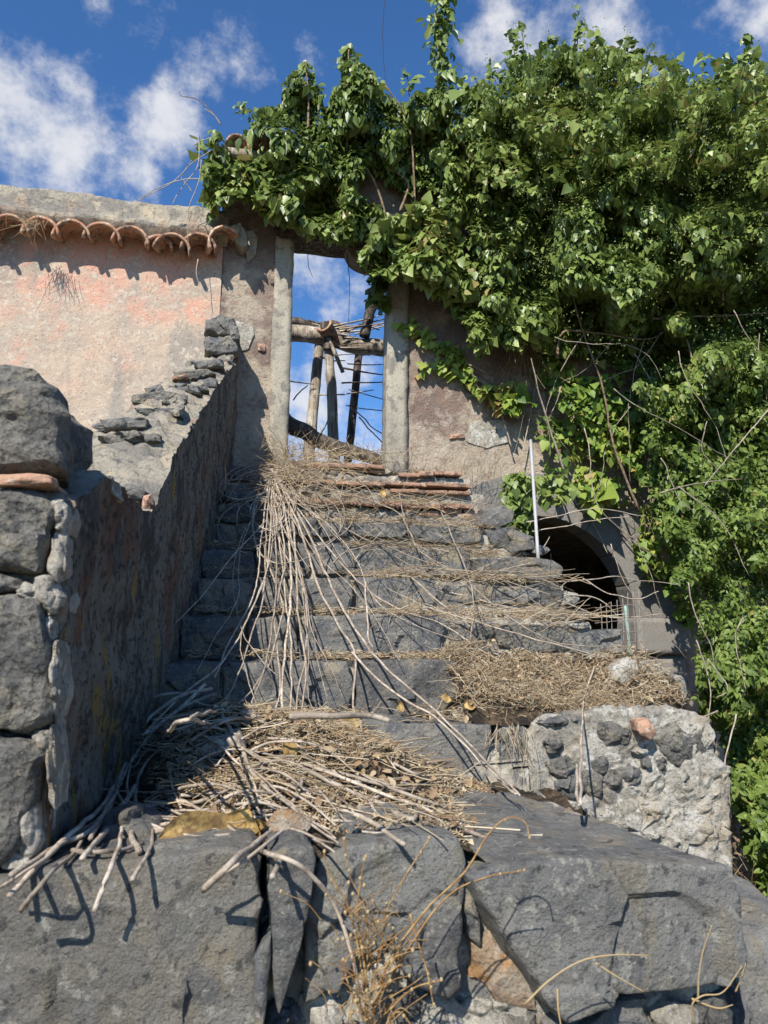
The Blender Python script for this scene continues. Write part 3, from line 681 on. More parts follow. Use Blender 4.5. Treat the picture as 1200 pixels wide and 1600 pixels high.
bricks([(462, 512, 722, 723), (516, 570, 723, 725), (573, 600, 725, 726), (624, 655, 738, 739), (680, 722, 735, 737), (655, 678, 737, 737)], 8, 6)
r = random.Random(9)
for k, ya, yb, x0, x1 in ((6, 796, 812, 440, 640), (7, 758, 774, 440, 600), (8, 732, 744, 430, 620), (6, 800, 814, 690, 745)):
    x = x0
    while x < x1:
        w = r.uniform(14, 34); pts = blob(x + w/2, (ya + yb)/2 + r.uniform(-2, 2), w/2, (yb - ya)/2*r.uniform(.7, 1.1), 8, .2, int(x))
        S(pts, k, .1, r.choice([M_PITTED, M_MORTAR, M_BROWNSTONE]), dy=.03, N=20, rings=3, side=3, amp=.01); x += w + r.uniform(2, 14)
# ragged right end: small rubble stones set in mortar
for k, (x, y, rx, ry, kk, m_) in enumerate(((845, 860, 12, 8, 5, 0), (815, 880, 14, 6, 4, 1), (880, 960, 18, 10, 3, 1), (915, 962, 16, 9, 3, 0), (850, 955, 16, 8, 3, 2), (905, 975, 14, 6, 2, 2), (790, 1022, 24, 9, 2, 2), (850, 1022, 22, 9, 2, 1), (925, 1026, 20, 7, 2, 2), (895, 935, 14, 12, 3, 2))):
    S(blob(x, y, rx, ry, 9, .2, k), kk, .25, (M_BASALT, M_PITTED, M_MORTAR)[m_], dy=.02, N=26, rings=4, side=4)
S([(955, 1075), (965, 1045), (988, 1032), (1040, 1038), (1066, 1060), (1078, 1085), (1082, 1112), (1010, 1118), (955, 1105)], 0, .5, M_MORTAR, dy=.22, N=60, rings=9, side=8, amp=.03, fac=.02, bev=.04)
# rubble butt at the right of the lowest step
S([(828, 1150), (850, 1122), (960, 1108), (1060, 1104), (1112, 1118), (1124, 1185), (1143, 1205), (1146, 1305), (1160, 1500), (1000, 1520), (820, 1400)], 0, .75, M_MORTAR, dy=-.02, name='rubble_butt', N=170, rings=50, side=14, amp=.018, fs=9, fac=.016, facs=17, fine=.014, bev=.03, bulge=.0)
for k, (x, y, rx, ry, a, mt) in enumerate(((866, 1128, 26, 8, -.1, M_BASALT), (900, 1124, 20, 9, .1, M_BASALT), (880, 1196, 19, 15, 0, M_PITTED), (893, 1228, 20, 19, .3, M_BASALT), (928, 1222, 17, 24, -.5, M_PITTED), (940, 1193, 13, 14, .3, M_BASALT), (990, 1211, 16, 16, 0, M_BASALT), (960, 1223, 19, 15, .6, M_PITTED),
                                            (1070, 1163, 44, 32, .15, M_PITTED), (1036, 1196, 11, 13, 0, M_PITTED), (962, 1150, 30, 20, .2, M_PITTED), (866, 1165, 16, 14, .2, M_PITTED), (1004, 1176, 12, 8, 0, M_MORTAR), (1075, 1230, 18, 14, .3, M_MORTAR), (1030, 1270, 22, 14, .3, M_MORTAR), (1100, 1290, 20, 18, .1, M_MORTAR), (975, 1290, 16, 11, .1, M_MORTAR), (1013, 1196, 9, 10, 0, M_BASALT), (905, 1262, 20, 8, .5, M_MORTAR))):
    S(blob(x, y, rx, ry, 10, .15, 50 + k, a), 0, .1, mt, dy=-.030 if rx < 40 else -.028, N=32, rings=6, side=4, bev=.02, bulge=.012, amp=.008, fac=.012, facs=22)
S([(995, 1130), (1012, 1124), (1024, 1146), (1018, 1158), (998, 1150)], 0, .1, M_BRICK, name='brick', dy=-.07, N=24, rings=4, side=3, bev=.008, amp=.006)
# front stones
kw = dict(rings=34, side=12, fine=.006, fs=5)
pxstone([(-140, 1400), (0, 1378), (70, 1362), (150, 1346), (250, 1338), (330, 1327), (396, 1325), (412, 1340), (410, 1400), (402, 1440), (396, 1485), (402, 1560), (400, 1680), (-140, 1700)], 1.40, .35, M_BASALT_NEAR, stairs, N=190, bev=.012, amp=.010, fac=.016, facs=5, seed=3, sharp=24, **kw)
pxstone([(420, 1337), (455, 1328), (486, 1330), (493, 1350), (486, 1420), (464, 1490), (434, 1578), (424, 1540), (420, 1470), (414, 1390)], 1.40, .30, M_BASALT, stairs, N=80, bev=.012, amp=.01, fac=.012, facs=10, seed=5, **kw)
pxstone([(400, 1500), (423, 1462), (426, 1500), (420, 1560), (404, 1660), (399, 1600)], 1.39, .25, M_BASALT, stairs, N=50, bev=.01, amp=.006, fac=.006, seed=6, rings=10)
pxstone([(478, 1440), (498, 1350), (540, 1318), (640, 1306), (716, 1318), (726, 1372), (724, 1420), (640, 1470), (560, 1500), (530, 1545), (480, 1562)], 1.45, .32, M_BASALT_NEAR, stairs, N=140, bev=.014, amp=.014, fac=.018, facs=7, seed=9, sharp=24, **kw)
pxstone([(608, 1490), (650, 1445), (722, 1418), (729, 1480), (722, 1545), (704, 1562), (650, 1535)], 1.43, .3, M_BASALT, stairs, N=70, bev=.02, amp=.012, fac=.012, seed=10, **kw)
big = pxstone([(732, 1372), (790, 1350), (900, 1342), (1050, 1350), (1148, 1356), (1166, 1410), (1172, 1500), (1160, 1545), (1080, 1552), (960, 1562), (884, 1592), (858, 1566), (815, 1500), (770, 1430)], 1.42, .8, M_BASALT_NEAR, stairs, dvec=(-.20, .74, .005), N=220, bev=.014, amp=.012, fac=.022, facs=4.5, seed=14, sharp=22, rings=46, side=26, fine=.005, fs=4.5)
pxstone([(722, 1375), (736, 1374), (752, 1440), (750, 1480), (730, 1465)], 1.47, .2, M_BASALT, stairs, N=40, seed=15, rings=8, bev=.01)
pxstone([(728, 1470), (768, 1460), (830, 1545), (838, 1580), (780, 1570), (735, 1535)], 1.48, .2, M_BROWNSTONE, stairs, N=60, seed=16, bev=.02, amp=.014, **kw)
pxstone([(850, 1600), (900, 1572), (1010, 1562), (1030, 1600), (1020, 1680), (850, 1680)], 1.47, .2, M_BASALT_NEAR, stairs, N=60, seed=17, bev=.02, **kw)
pxstone([(1170, 1470), (1240, 1450), (1330, 1460), (1330, 1720), (1090, 1720), (1150, 1600)], 1.62, .5, M_BASALT_NEAR, stairs, N=70, seed=18, bev=.03, **kw)
for k, (x, y, rx, ry, mt) in enumerate(((560, 1590, 44, 60, M_MORTAR), (500, 1600, 40, 46, M_MORTAR), (610, 1525, 30, 34, M_MORTAR), (690, 1600, 62, 44, M_MORTAR), (770, 1605, 55, 42, M_MORTAR), (445, 1620, 36, 50, M_BASALT), (640, 1585, 30, 26, M_PITTED), (1065, 1600, 40, 34, M_MORTAR), (1125, 1590, 36, 36, M_PITTED), (820, 1625, 40, 40, M_PITTED), (590, 1480, 26, 22, M_MORTAR))):
    pxstone(blob(x, y, rx, ry, 11, .18, 80 + k), 1.475, .12, mt, stairs, N=64, rings=16, side=5, bev=.03, bulge=.025, amp=.014, fac=.016, facs=18, fine=.008, seed=80 + k)
pxstone([(130, 1330), (150, 1290), (200, 1276), (236, 1300), (245, 1340), (190, 1356), (135, 1350)], 1.58, .14, M_BASALT_NEAR, stairs, N=48, seed=30, bev=.02)

# ================================================================== PARAPET WALL
par = thing('parapet_wall', 'crumbling rubble parapet rising beside the left of the steps', 'wall', (-.45, 3.3, GZ))
PY = np.array([1.47, 1.66, 1.85, 2.0, 2.3, 2.44, 2.62, 3.1, 4.0, 4.6, 5.36])
PT = np.array([.24, .34, .40, .39, .40, .45, .64, .93, 1.42, 1.74, 2.12])
def xin(Y): return -.36 + .04*(Y - 1.45)
def xout(Y): return xin(Y) - .33 + .02*(Y - 2)
ys = np.linspace(1.47, 5.36, 220); zt = np.interp(ys, PY, PT); zt = zt + .025*fbm(np.stack([ys*6, ys*0, ys*0], -1), 1, 3, 4)
nI, nT, nO = 90, 16, 20
U = np.zeros((220, nI + nT + nO, 3))
for i, (y, z) in enumerate(zip(ys, zt)):
    a, b = xin(y), xout(y)
    zz = np.linspace(-1.0, z, nI); U[i, :nI] = np.stack([np.full(nI, a), np.full(nI, y), zz], -1)
    t = np.linspace(0, 1, nT + 1)[1:]; U[i, nI:nI + nT] = np.stack([a + (b - a)*t, np.full(nT, y), z + .03*np.sin(t*math.pi)], -1)
    zz = np.linspace(z, GZ, nO + 1)[1:]; U[i, nI + nT:] = np.stack([np.full(nO, b), np.full(nO, y), zz], -1)
Pn = U.reshape(-1, 3); dsp = .016*vfbm(Pn, 8, 4, 12) + .012*vfbm(Pn*np.array([1, 1, .5]), 24, 3, 15)
fc = facet(Pn, 10, 3)*.012
dsp[:, 2] += np.where((Pn[:, 0] < xin(Pn[:, 1]) - .02), fc*2.2 + .02*fbm(Pn, 18, 3, 44), 0); dsp[:, 0] += np.where(Pn[:, 0] >= xin(Pn[:, 1]) - .001, fc*.7, 0)
U = U + dsp.reshape(U.shape)
inner = U[:, :nI]; rest = U[:, nI - 1:]
V, Fq = join_grids([inner]); mesh_obj('plaster_face', V, Fq[:, ::-1], M_PARAPET, par)
end0 = U[0]; endc = np.repeat(np.array([[-.5, 1.5, -.3]]), len(end0), 0)
V, Fq = join_grids([rest, ruled(end0, endc, 8)]); mesh_obj('rubble_core', V, Fq, M_COPING, par)
PS = lambda pts, Y, d, mt, **kw: pxstone(pts, Y, d, mt, par, **{**dict(seed=int(abs(pts[0][0]) + pts[0][1])), **kw})
# near end: stacked stones
PS([(-260, 560), (-80, 545), (0, 557), (60, 576), (92, 604), (104, 640), (92, 690), (84, 735), (0, 742), (-260, 750)], 1.44, .29, M_PITTED, name='top_boulder', dvec=(-.005, .29, -.01), N=120, rings=22, side=14, bev=.05, bulge=.02, amp=.02, fs=6, fac=.02, facs=9, fine=.012)
PS([(0, 742), (50, 740), (78, 745), (80, 756), (40, 760), (0, 760)], 1.42, .2, M_BRICK, name='brick', N=40, rings=5, amp=.006, bev=.008)
PS([(-90, 744), (-4, 743), (-4, 760), (-90, 762)], 1.42, .2, M_BRICK, name='brick', N=30, rings=5, amp=.006, bev=.008)
PS([(-200, 765), (0, 762), (50, 768), (74, 790), (78, 850), (60, 895), (0, 892), (-200, 890)], 1.42, .3, M_PITTED, N=90, rings=16, side=8, bev=.03, amp=.016, fac=.02, facs=10, fine=.008)
PS([(-60, 898), (0, 896), (34, 905), (36, 925), (0, 930), (-60, 932)], 1.43, .2, M_PITTED, N=40, rings=8, bev=.015)
PS([(-200, 940), (0, 935), (56, 950), (76, 1010), (78, 1080), (70, 1130), (30, 1145), (-200, 1140)], 1.41, .3, M_PITTED, N=100, rings=18, side=8, bev=.03, amp=.016, fac=.014, facs=8, fine=.008)
PS([(-200, 1150), (0, 1150), (40, 1155), (66, 1180), (58, 1260), (40, 1320), (0, 1365), (-200, 1372)], 1.41, .3, M_PITTED, N=100, rings=18, side=8, bev=.03, amp=.016, fac=.014, facs=8, fine=.008)
for k, (x, y, rx, ry) in enumerate(((90, 800, 14, 28), (88, 870, 15, 48), (76, 930, 24, 32), (66, 985, 14, 24), (44, 925, 24, 16), (60, 1160, 20, 20), (44, 1290, 24, 50), (24, 1350, 26, 22), (84, 1060, 10, 60), (78, 1200, 12, 70))):
    PS(blob(x, y, rx, ry, 11, .16, 200 + k), 1.435, .1, M_MORTAR, name='mortar_joint', N=48, rings=10, side=5, bev=.03, bulge=.012, amp=.012, fac=.012, facs=20, fine=.008, seed=200 + k)
# stones on the sloping top
def topstone(pts, Y, d, mt=M_BASALT, **kw):
    return PS(pts, Y, d, mt, **{**dict(N=40, rings=6, side=6, bev=.014, amp=.012, fac=.016, facs=14), **kw})
topstone([(322, 500), (345, 492), (366, 497), (372, 515), (368, 524), (340, 522), (320, 515)], 5.0, .26); topstone([(318, 524), (370, 526), (373, 550), (345, 553), (317, 548)], 4.98, .28)
topstone([(355, 500), (372, 510), (374, 530), (362, 530)], 4.97, .2)
for k, (pts, Y) in enumerate(((([(205, 617), (250, 610), (292, 617), (290, 632), (240, 636), (205, 630)]), 3.30), (([(262, 600), (310, 598), (316, 612), (270, 616)]), 3.55), (([(225, 606), (250, 598), (256, 612), (228, 616)]), 3.5),
                               (([(272, 580), (320, 575), (340, 585), (300, 594), (270, 592)]), 3.95), (([(210, 636), (275, 636), (284, 648), (230, 652)]), 3.1), (([(152, 655), (200, 650), (236, 656), (230, 668), (160, 668)]), 2.78), (([(152, 680), (205, 672), (252, 678), (250, 690), (170, 694)]), 2.66), (([(300, 565), (345, 560), (352, 572), (310, 575)]), 4.3), (([(172, 762), (205, 754), (232, 765), (228, 780), (190, 778)]), 2.36), (([(285, 605), (318, 600), (326, 610), (296, 616)]), 3.65))):
    topstone(pts, Y, .22, M_BASALT if k % 3 else M_PITTED, seed=300 + k)
r = random.Random(61)
for k in range(16):
    y_ = r.uniform(1.9, 5.1); t_ = r.uniform(.06, .94); xx = xin(y_) + (xout(y_) - xin(y_))*t_; zz = float(np.interp(y_, PY, PT)) + .012
    w_, d_, h_ = r.uniform(.02, .06), r.uniform(.03, .07), r.uniform(.012, .03)
    stone([(xx + w_*math.cos(a_)*r.uniform(.8, 1.2), y_ - d_, zz + h_*math.sin(a_)*r.uniform(.8, 1.2)) for a_ in np.linspace(0, 6.28, 9)[:-1]], (0, d_*2, .45*d_*2), r.choice((M_PITTED, M_COPING, M_COPING, M_BASALT, M_MORTAR)), par, N=20, rings=3, side=4, bev=.006, amp=.008, fac=.008, facs=24, fine=.003, seed=900 + k)
topstone([(224, 776), (233, 775), (235, 796), (226, 798)], 2.30, .05, M_BRICK, name='brick', N=20, amp=.004); topstone([(150, 750), (175, 745), (182, 775), (160, 770)], 1.75, .1, M_MORTAR)
topstone([(268, 588), (290, 584), (294, 590), (270, 593)], 3.8, .08, M_BRICK, name='brick', N=20, amp=.004)

# ================================================================== FOLIAGE
def in_poly(px, py, poly):
    poly = np.asarray(poly, float); r = np.zeros(len(px), bool); j = len(poly) - 1
    for i in range(len(poly)):
        xi, yi, xj, yj = *poly[i], *poly[j]
        c = ((yi > py) != (yj > py)) & (px < (xj - xi)*(py - yi)/(yj - yi + 1e-9) + xi); r ^= c; j = i
    return r
LOBED = (np.array([[0, 0, 0], [0, .42, -.02], [0, 1, -.16], [-.30, -.06, .03], [-.47, .24, .06], [-.30, .56, .03], [.30, -.06, .03], [.47, .24, .06], [.30, .56, .03]]),
         np.array([[0, 1, 4, 3], [1, 2, 5, 4], [0, 6, 7, 1], [1, 7, 8, 2]]))
OVATE = (np.array([[0, 0, 0], [0, .42, -.03], [0, 1, -.22], [-.17, .10, .03], [-.29, .36, .05], [-.18, .70, -.02], [.17, .10, .03], [.29, .36, .05], [.18, .70, -.02]]),
         np.array([[0, 1, 4, 3], [1, 2, 5, 4], [0, 6, 7, 1], [1, 7, 8, 2]]))
def leaf_frames(C, Nn, tip, size):
    Nn = Nn/np.linalg.norm(Nn, axis=1, keepdims=True)
    T = tip - (tip*Nn).sum(1, keepdims=True)*Nn; T /= np.linalg.norm(T, axis=1, keepdims=True) + 1e-9
    B = np.cross(T, Nn)
    return np.stack([B, T, Nn], -1)*size[:, None, None]
def leaves(C, fr, tmpl):
    tv, tf = tmpl; n = len(C)
    V = C[:, None] + np.einsum('nij,kj->nki', fr, tv)
    Fq = tf[None] + (np.arange(n)*len(tv))[:, None, None]
    return V.reshape(-1, 3), Fq.reshape(-1, 4)
LEAF_ME = {}
def leaf_mesh(key, tmpl, material, t):
    k = (key, round(t*7))
    if k not in LEAF_ME: LEAF_ME[k] = mesh_obj('leaf', tmpl[0], tmpl[1], material, tint=np.full(4, round(t*7)/7), link=False)
    return LEAF_ME[k]
def leaf_plant(root, key, C, fr, tint, front, tmpl, material, nparts=300):
    """the leaves that show largest are parts; the rest are one part"""
    sz = np.linalg.norm(fr[:, :, 1], axis=1); score = front*sz/np.linalg.norm(C, axis=1)*(.4 + .6*np.abs((fr[:, :, 2]/sz[:, None]*(C/np.linalg.norm(C, axis=1, keepdims=True))).sum(1)))
    order = np.argsort(-score); pick, rest = order[:nparts], order[nparts:]
    V, Fq = leaves(C[rest], fr[rest], tmpl)
    mesh_obj('foliage', V, Fq, material, root, tint=np.repeat(tint[rest], 4), kind='stuff')
    for i in pick:
        o = bpy.data.objects.new('leaf', leaf_mesh(key, tmpl, material, tint[i])); COL.objects.link(o)
        m = Matrix.Identity(4)
        for a in range(3):
            for b in range(3): m[a][b] = fr[i, a, b]
            m[a][3] = C[i, a] - root.location[a]
        o.parent = root; o.matrix_local = m

SUNV = np.array(SUN_TO)
def mass(poly, n, Y0, bulge, size, rng, lump=70, edge=22, thick=.16, droop=.5, tint_mu=.45, tint_sd=.2, seed=0, dens=None, face=(-.25, -.75, .55), jitter=.55, inner=.25):
    """leaves over a lumpy surface standing off the wall; returns centres, frames, tints, how far to the front"""
    poly = np.asarray(poly, float); lo, hi = poly.min(0) - edge, poly.max(0) + edge
    px = rng.uniform(lo[0], hi[0], n*3); py = rng.uniform(lo[1], hi[1], n*3)
    P3 = np.stack([px, py, px*0], -1)
    ex = edge*fbm(P3, 1/30, 3, seed + 1)*1.6; ey = edge*fbm(P3, 1/30, 3, seed + 2)*1.6
    ok = in_poly(px + ex, py + ey, poly)
    if dens is not None: ok &= rng.uniform(size=len(px)) < dens(px, py, P3)
    px, py, P3 = px[ok][:n], py[ok][:n], P3[ok][:n]; n = len(px)
    Yb = Y0(px, py) if callable(Y0) else np.full(n, Y0); bl = bulge(px, py) if callable(bulge) else np.full(n, bulge)
    def h(q): return np.clip(.5 + 1.25*fbm(q, 1/lump, 3, seed + 5, .5), 0, 1)
    hh = h(P3); e = 6.
    gx_ = (h(P3 + [e, 0, 0]) - hh)/e; gy_ = (h(P3 + [0, e, 0]) - hh)/e
    u = np.where(rng.uniform(size=n) < inner, rng.uniform(0, 1, n), 1 - np.abs(rng.normal(0, .12, n)))
    Y = Yb - bl*hh*u - thick*(u - .5) - rng.normal(0, .03, n)
    rv = rays(px, py); C = rv*(Y/rv[:, 1])[:, None]
    k = bl*110
    Nn = np.array(face)[None] + np.stack([-gx_*k, np.zeros(n), gy_*k*.8], -1)*1.1 + rng.normal(0, jitter, (n, 3))
    Nn[:, 1] = np.minimum(Nn[:, 1], -.05)
    tip = np.array([0, -.25, -droop*2])[None] + rng.normal(0, .45, (n, 3))
    sz = size*np.exp(rng.normal(0, .27, n))
    patch = fbm(P3, 1/60, 3, seed + 8)
    t = np.clip(tint_mu + .22*patch + rng.normal(0, tint_sd, n), 0, 1)
    return C, leaf_frames(C, Nn, tip, sz), t, np.clip(u, 0, 1)**3*(.3 + hh)
def cat(*ms): return [np.concatenate([m[i] for m in ms]) for i in range(4)]
def sprig(pts, Y, n, size, rng, spread=.05, tint=.5, droop=1.):
    C = catmull([at(x, y, Y) for x, y in pts], 40); i = rng.integers(0, 40, n); c = C[i] + rng.normal(0, spread, (n, 3))*np.linspace(1, .5, 40)[i][:, None]
    Nn = np.array([-.3, -.75, .4]) + rng.normal(0, .6, (n, 3)); Nn[:, 1] = np.minimum(Nn[:, 1], -.05)
    tip = np.array([0, -.2, -droop]) + rng.normal(0, .5, (n, 3)); sz = size*np.exp(rng.normal(0, .28, n))
    return c, leaf_frames(c, Nn, tip, sz), np.clip(tint + rng.normal(0, .18, n), 0, 1), np.full(n, .3)
def stem(root, pts, Y, r0, r1, mt=None, seed=0, K=24, name='stem', jit=.008):
    Ys = Y if isinstance(Y, (list, tuple)) else [Y]*len(pts)
    return branch(name, [at(x, y, yy) for (x, y), yy in zip(pts, Ys)], r0, r1, mt or M_VINEWOOD, root, K, 5, jit, seed)

rg = np.random.default_rng(21)
# --- drooping ivy over the doorway and the wall top on the left
iv = thing('ivy_plant', 'dark drooping ivy hanging over the door lintel and broken roof board', 'ivy', (.4, WY - .1, 3.1))
def hole(px, py, P3):      # sparse around the roof board
    return np.where(((px - 385)/46)**2 + ((py - 222)/20)**2 < 1, .06, 1.)
pA1 = [(322, 250), (335, 205), (372, 185), (420, 165), (455, 135), (480, 120), (500, 160), (515, 115), (545, 95), (572, 110), (590, 150), (640, 150), (690, 160), (710, 260), (690, 300), (640, 300), (600, 270), (560, 260), (500, 275), (440, 260), (370, 280), (335, 290)]
pA2 = [(318, 262), (345, 250), (380, 250), (430, 245), (500, 270), (560, 300), (590, 340), (575, 372), (540, 368), (500, 362), (470, 366), (455, 345), (420, 330), (395, 318), (370, 305), (350, 312), (336, 322), (322, 300)]
pA3 = [(588, 350), (640, 318), (690, 330), (725, 360), (728, 400), (700, 430), (660, 440), (625, 425), (600, 430), (575, 418), (560, 405), (580, 380)]
pA4 = [(575, 435), (602, 430), (606, 470), (594, 490), (580, 470)]
mA = cat(mass(pA1, 11000, WY, .42, .062, rg, 55, 20, droop=1.4, tint_mu=.38, seed=3, dens=hole, jitter=.5, inner=.35))
m = cat(mass(pA2, 4200, WY - .03, .30, .060, rg, 45, 12, droop=.6, tint_mu=.52, seed=13, dens=hole),
        mass(pA3, 2000, WY - .12, .36, .070, rg, 45, 10, droop=.6, tint_mu=.66, seed=23), mass(pA4, 70, WY + .06, .05, .08, rg, 40, 4, tint_mu=.25, seed=33),
        sprig([(480, 140), (478, 100)], WY - .1, 70, .06, rg, .06), sprig([(540, 110), (545, 78)], WY - .1, 60, .06, rg, .05), sprig([(305, 240), (330, 225)], WY - .12, 22, .055, rg, .05, .6), sprig([(340, 300), (335, 335)], WY - .12, 26, .06, rg, .04, .6), sprig([(590, 160), (600, 125)], WY - .1, 18, .05, rg, .05, .6), sprig([(400, 180), (372, 170)], WY - .1, 30, .055, rg, .05, .55))
leaf_plant(iv, 'ivy', *m, LOBED, M_IVY, 150); leaf_plant(iv, 'long', *mA, OVATE, M_IVY, 150)
for k, pts in enumerate(([(590, 420), (600, 330), (560, 250), (480, 230), (400, 250)], [(560, 405), (575, 375), (580, 345)], [(480, 230), (482, 160), (478, 95)], [(540, 250), (545, 150), (545, 78)], [(625, 330), (638, 290), (620, 270)], [(660, 440), (650, 350), (640, 200), (600, 130)])):
    stem(iv, pts, WY - .2, .012, .005, seed=k)

# --- the tall ragged shoot
pl = thing('climbing_shoot', 'single tall ragged ivy shoot standing up above the wall top', 'ivy shoot', (1.3, WY - .1, 4.2))
m = cat(sprig([(700, 260), (697, 190), (694, 140), (690, 100), (684, 60), (690, 10), (700, -20)], WY - .22, 360, .072, rg, .06, .42, 1.4), sprig([(688, 60), (690, 0)], WY - .22, 120, .07, rg, .075, .45, 1.4), sprig([(700, 130), (730, 150)], WY - .2, 40, .06, rg, .06, .5))
leaf_plant(pl, 'shoot', *m, OVATE, M_IVY, 60)
stem(pl, [(705, 330), (700, 240), (694, 140), (686, 60), (692, -10)], WY - .22, .012, .004, seed=3)

# --- the great crown over the right half of the wall
gi = thing('climbing_ivy', 'huge bushy ivy crown with pale seed sprays covering the wall right of the doorway', 'ivy', (2.8, WY - .1, 1.0))
def bR(px, py): return .48 + .55*np.clip((px - 700)/400, 0, 1)*np.clip((900 - py)/300, .35, 1)
pC = [(690, 170), (720, 145), (760, 130), (790, 105), (830, 95), (870, 78), (910, 82), (950, 88), (990, 100), (1040, 112), (1090, 118), (1130, 105), (1170, 95), (1260, 110), (1260, 640), (1120, 640), (1020, 610), (960, 560), (900, 545), (860, 540), (815, 520), (770, 470), (735, 420), (728, 370), (710, 330), (685, 300)]
pC2 = [(655, 420), (720, 400), (760, 455), (800, 480), (830, 520), (812, 548), (790, 530), (756, 548), (735, 510), (700, 470), (670, 455)]
mO = mass(pC, 24000, WY, bR, .057, rg, 70, 20, droop=1.2, tint_mu=.46, seed=43, inner=.2)
mC = [mass(pC, 20000, WY, bR, .049, rg, 70, 20, droop=.75, tint_mu=.44, seed=43, inner=.3), mass(pC2, 2800, WY - .05, .32, .060, rg, 40, 10, tint_mu=.66, seed=53)]
mC.append(mass([(740, 170), (800, 100), (870, 72), (950, 82), (1040, 108), (1110, 112), (1170, 90), (1260, 100), (1260, 330), (1000, 260), (850, 280), (740, 300)], 9000, WY - .25, bR, .042, rg, 40, 26, droop=.5, tint_mu=.62, seed=63, inner=.15))
sp = [(805, 100, 798, 50, 24), (818, 90, 812, 35, 26), (850, 80, 858, 55, 14), (900, 85, 902, 12, 40), (925, 90, 932, 48, 34), (940, 90, 936, 70, 20), (978, 100, 980, 55, 45), (990, 105, 1000, 80, 14), (770, 130, 765, 100, 24), (745, 150, 742, 118, 20), (1165, 100, 1163, 55, 30), (1175, 110, 1180, 75, 16), (1095, 115, 1098, 82, 12), (1060, 115, 1050, 85, 10), (640, 140, 632, 110, 12), (1030, 115, 1035, 95, 10), (870, 82, 868, 60, 14), (1120, 110, 1135, 88, 10), (720, 160, 725, 110, 18)]
for x0, y0, x1, y1, n in sp: mC.append(sprig([(x0, y0), ((x0 + x1)/2 + 2, (y0 + y1)/2), (x1, y1)], WY - .45, n, .055, rg, .035, .55, .5))
leaf_plant(gi, 'ivy', *cat(*mC), LOBED, M_IVY, 150); leaf_plant(gi, 'long', *mO, OVATE, M_IVY, 150)
for k, (x0, y0, x1, y1, n) in enumerate(sp): stem(gi, [(x0, y0 + 25), ((x0 + x1)/2 + 2, (y0 + y1)/2), (x1, y1 - 4)], WY - .45, .005, .002, M_GREENSTEM, k, K=8)
# seed sprays: clouds of tiny pale florets
rs = np.random.default_rng(5); Cs = []
for k in range(150):
    x, y = rs.uniform(730, 1200), rs.uniform(75, 620)
    if not in_poly(np.array([x]), np.array([y]), pC)[0] or (y > 330 and rs.uniform() < .5): continue
    c = at(x, y - rs.uniform(0, 12), WY - bR(np.array([x]), np.array([y]))[0] - rs.uniform(.02, .2)); n = rs.integers(14, 50)
    Cs.append(c + rs.normal(0, 1, (n, 3))*np.array([.055, .055, .04]))
for x0, y0, x1, y1, n in sp: Cs.append(at(x1, y1, WY - .45) + rs.normal(0, 1, (n//2, 3))*np.array([.03, .03, .05]))
Cs = np.vstack(Cs); n = len(Cs)
fr = leaf_frames(Cs, rs.normal(0, 1, (n, 3)), rs.normal(0, 1, (n, 3)), rs.uniform(.009, .017, n))
V, Fq = leaves(Cs, fr, OVATE); mesh_obj('seed_spray', V, Fq, M_SEED, gi, tint=np.repeat(rs.uniform(0, 1, n), 4), kind='stuff')
for k, pts in enumerate(([(1000, 800), (960, 700), (940, 600), (900, 480), (860, 300)], [(1080, 660), (1088, 600), (1070, 520), (1040, 430)], [(870, 560), (880, 520), (930, 520), (1010, 530), (1050, 510)], [(900, 790), (850, 640), (830, 560)], [(1000, 500), (1090, 495), (1200, 490)], [(1130, 470), (1120, 380), (1090, 300)])):
    stem(gi, pts, WY - .42, .010, .004, M_STEM if k % 2 else M_VINEWOOD, k)

r = random.Random(88)
for k in range(20):
    x, y = r.uniform(860, 1190), r.uniform(470, 900); a = r.gauss(.1, .6); ln = r.uniform(110, 260); pts = [(x, y)]
    for q in range(4): a += r.gauss(0, .3); x += math.sin(a)*ln/4; y += math.cos(a)*ln/4; pts.append((x, y))
    if max(p_[0] for p_ in pts) > 1240 or pts[-1][1] > 1100: continue
    yb_ = WY - .40 - (.30 + .8*max(0, (y - 600)/780) if x > 1015 else 0)
    stem(gi, pts, yb_, .0036, .0016, M_STEM, 300 + k, K=20, jit=.014)

# --- young yellow-green runners on the bare render
for lab, root_at, bands, n, nm in (
    ('two thin runners of young yellow ivy creeping left across brown render', (1.9, WY - .02, 2.0), [([(622, 505), (650, 512), (680, 535), (705, 552), (720, 562)], 105), ([(655, 571), (680, 570), (705, 568), (722, 578), (745, 592)], 60)], 0, 'ivy_runner'),):
    yr = thing(nm, lab, 'ivy', root_at); ms = []
    for pts, n in bands:
        C = catmull([at(x, y, WY - .05) for x, y in pts], 60); i = np.minimum(59, (rg.beta(1.2, 1, n)*60).astype(int)); c = C[i] + rg.normal(0, 1, (n, 3))*np.array([.02, .02, .035])
        Nn = np.array([-.35, -.8, .5]) + rg.normal(0, .3, (n, 3)); tip = np.array([-.3, -.2, -1.]) + rg.normal(0, .35, (n, 3)); sz = .062*np.exp(rg.normal(0, .2, n))
        ms.append((c, leaf_frames(c, Nn, tip, sz), np.clip(.7 + rg.normal(0, .14, n), 0, 1), np.ones(n)))
        stem(yr, [pts[0]] + pts[1:] + [(pts[-1][0] + 40, pts[-1][1] + 22)], WY - .03, .004, .006, M_STEM, n)
    leaf_plant(yr, 'young', *cat(*ms), LOBED, M_YIVY, 165)

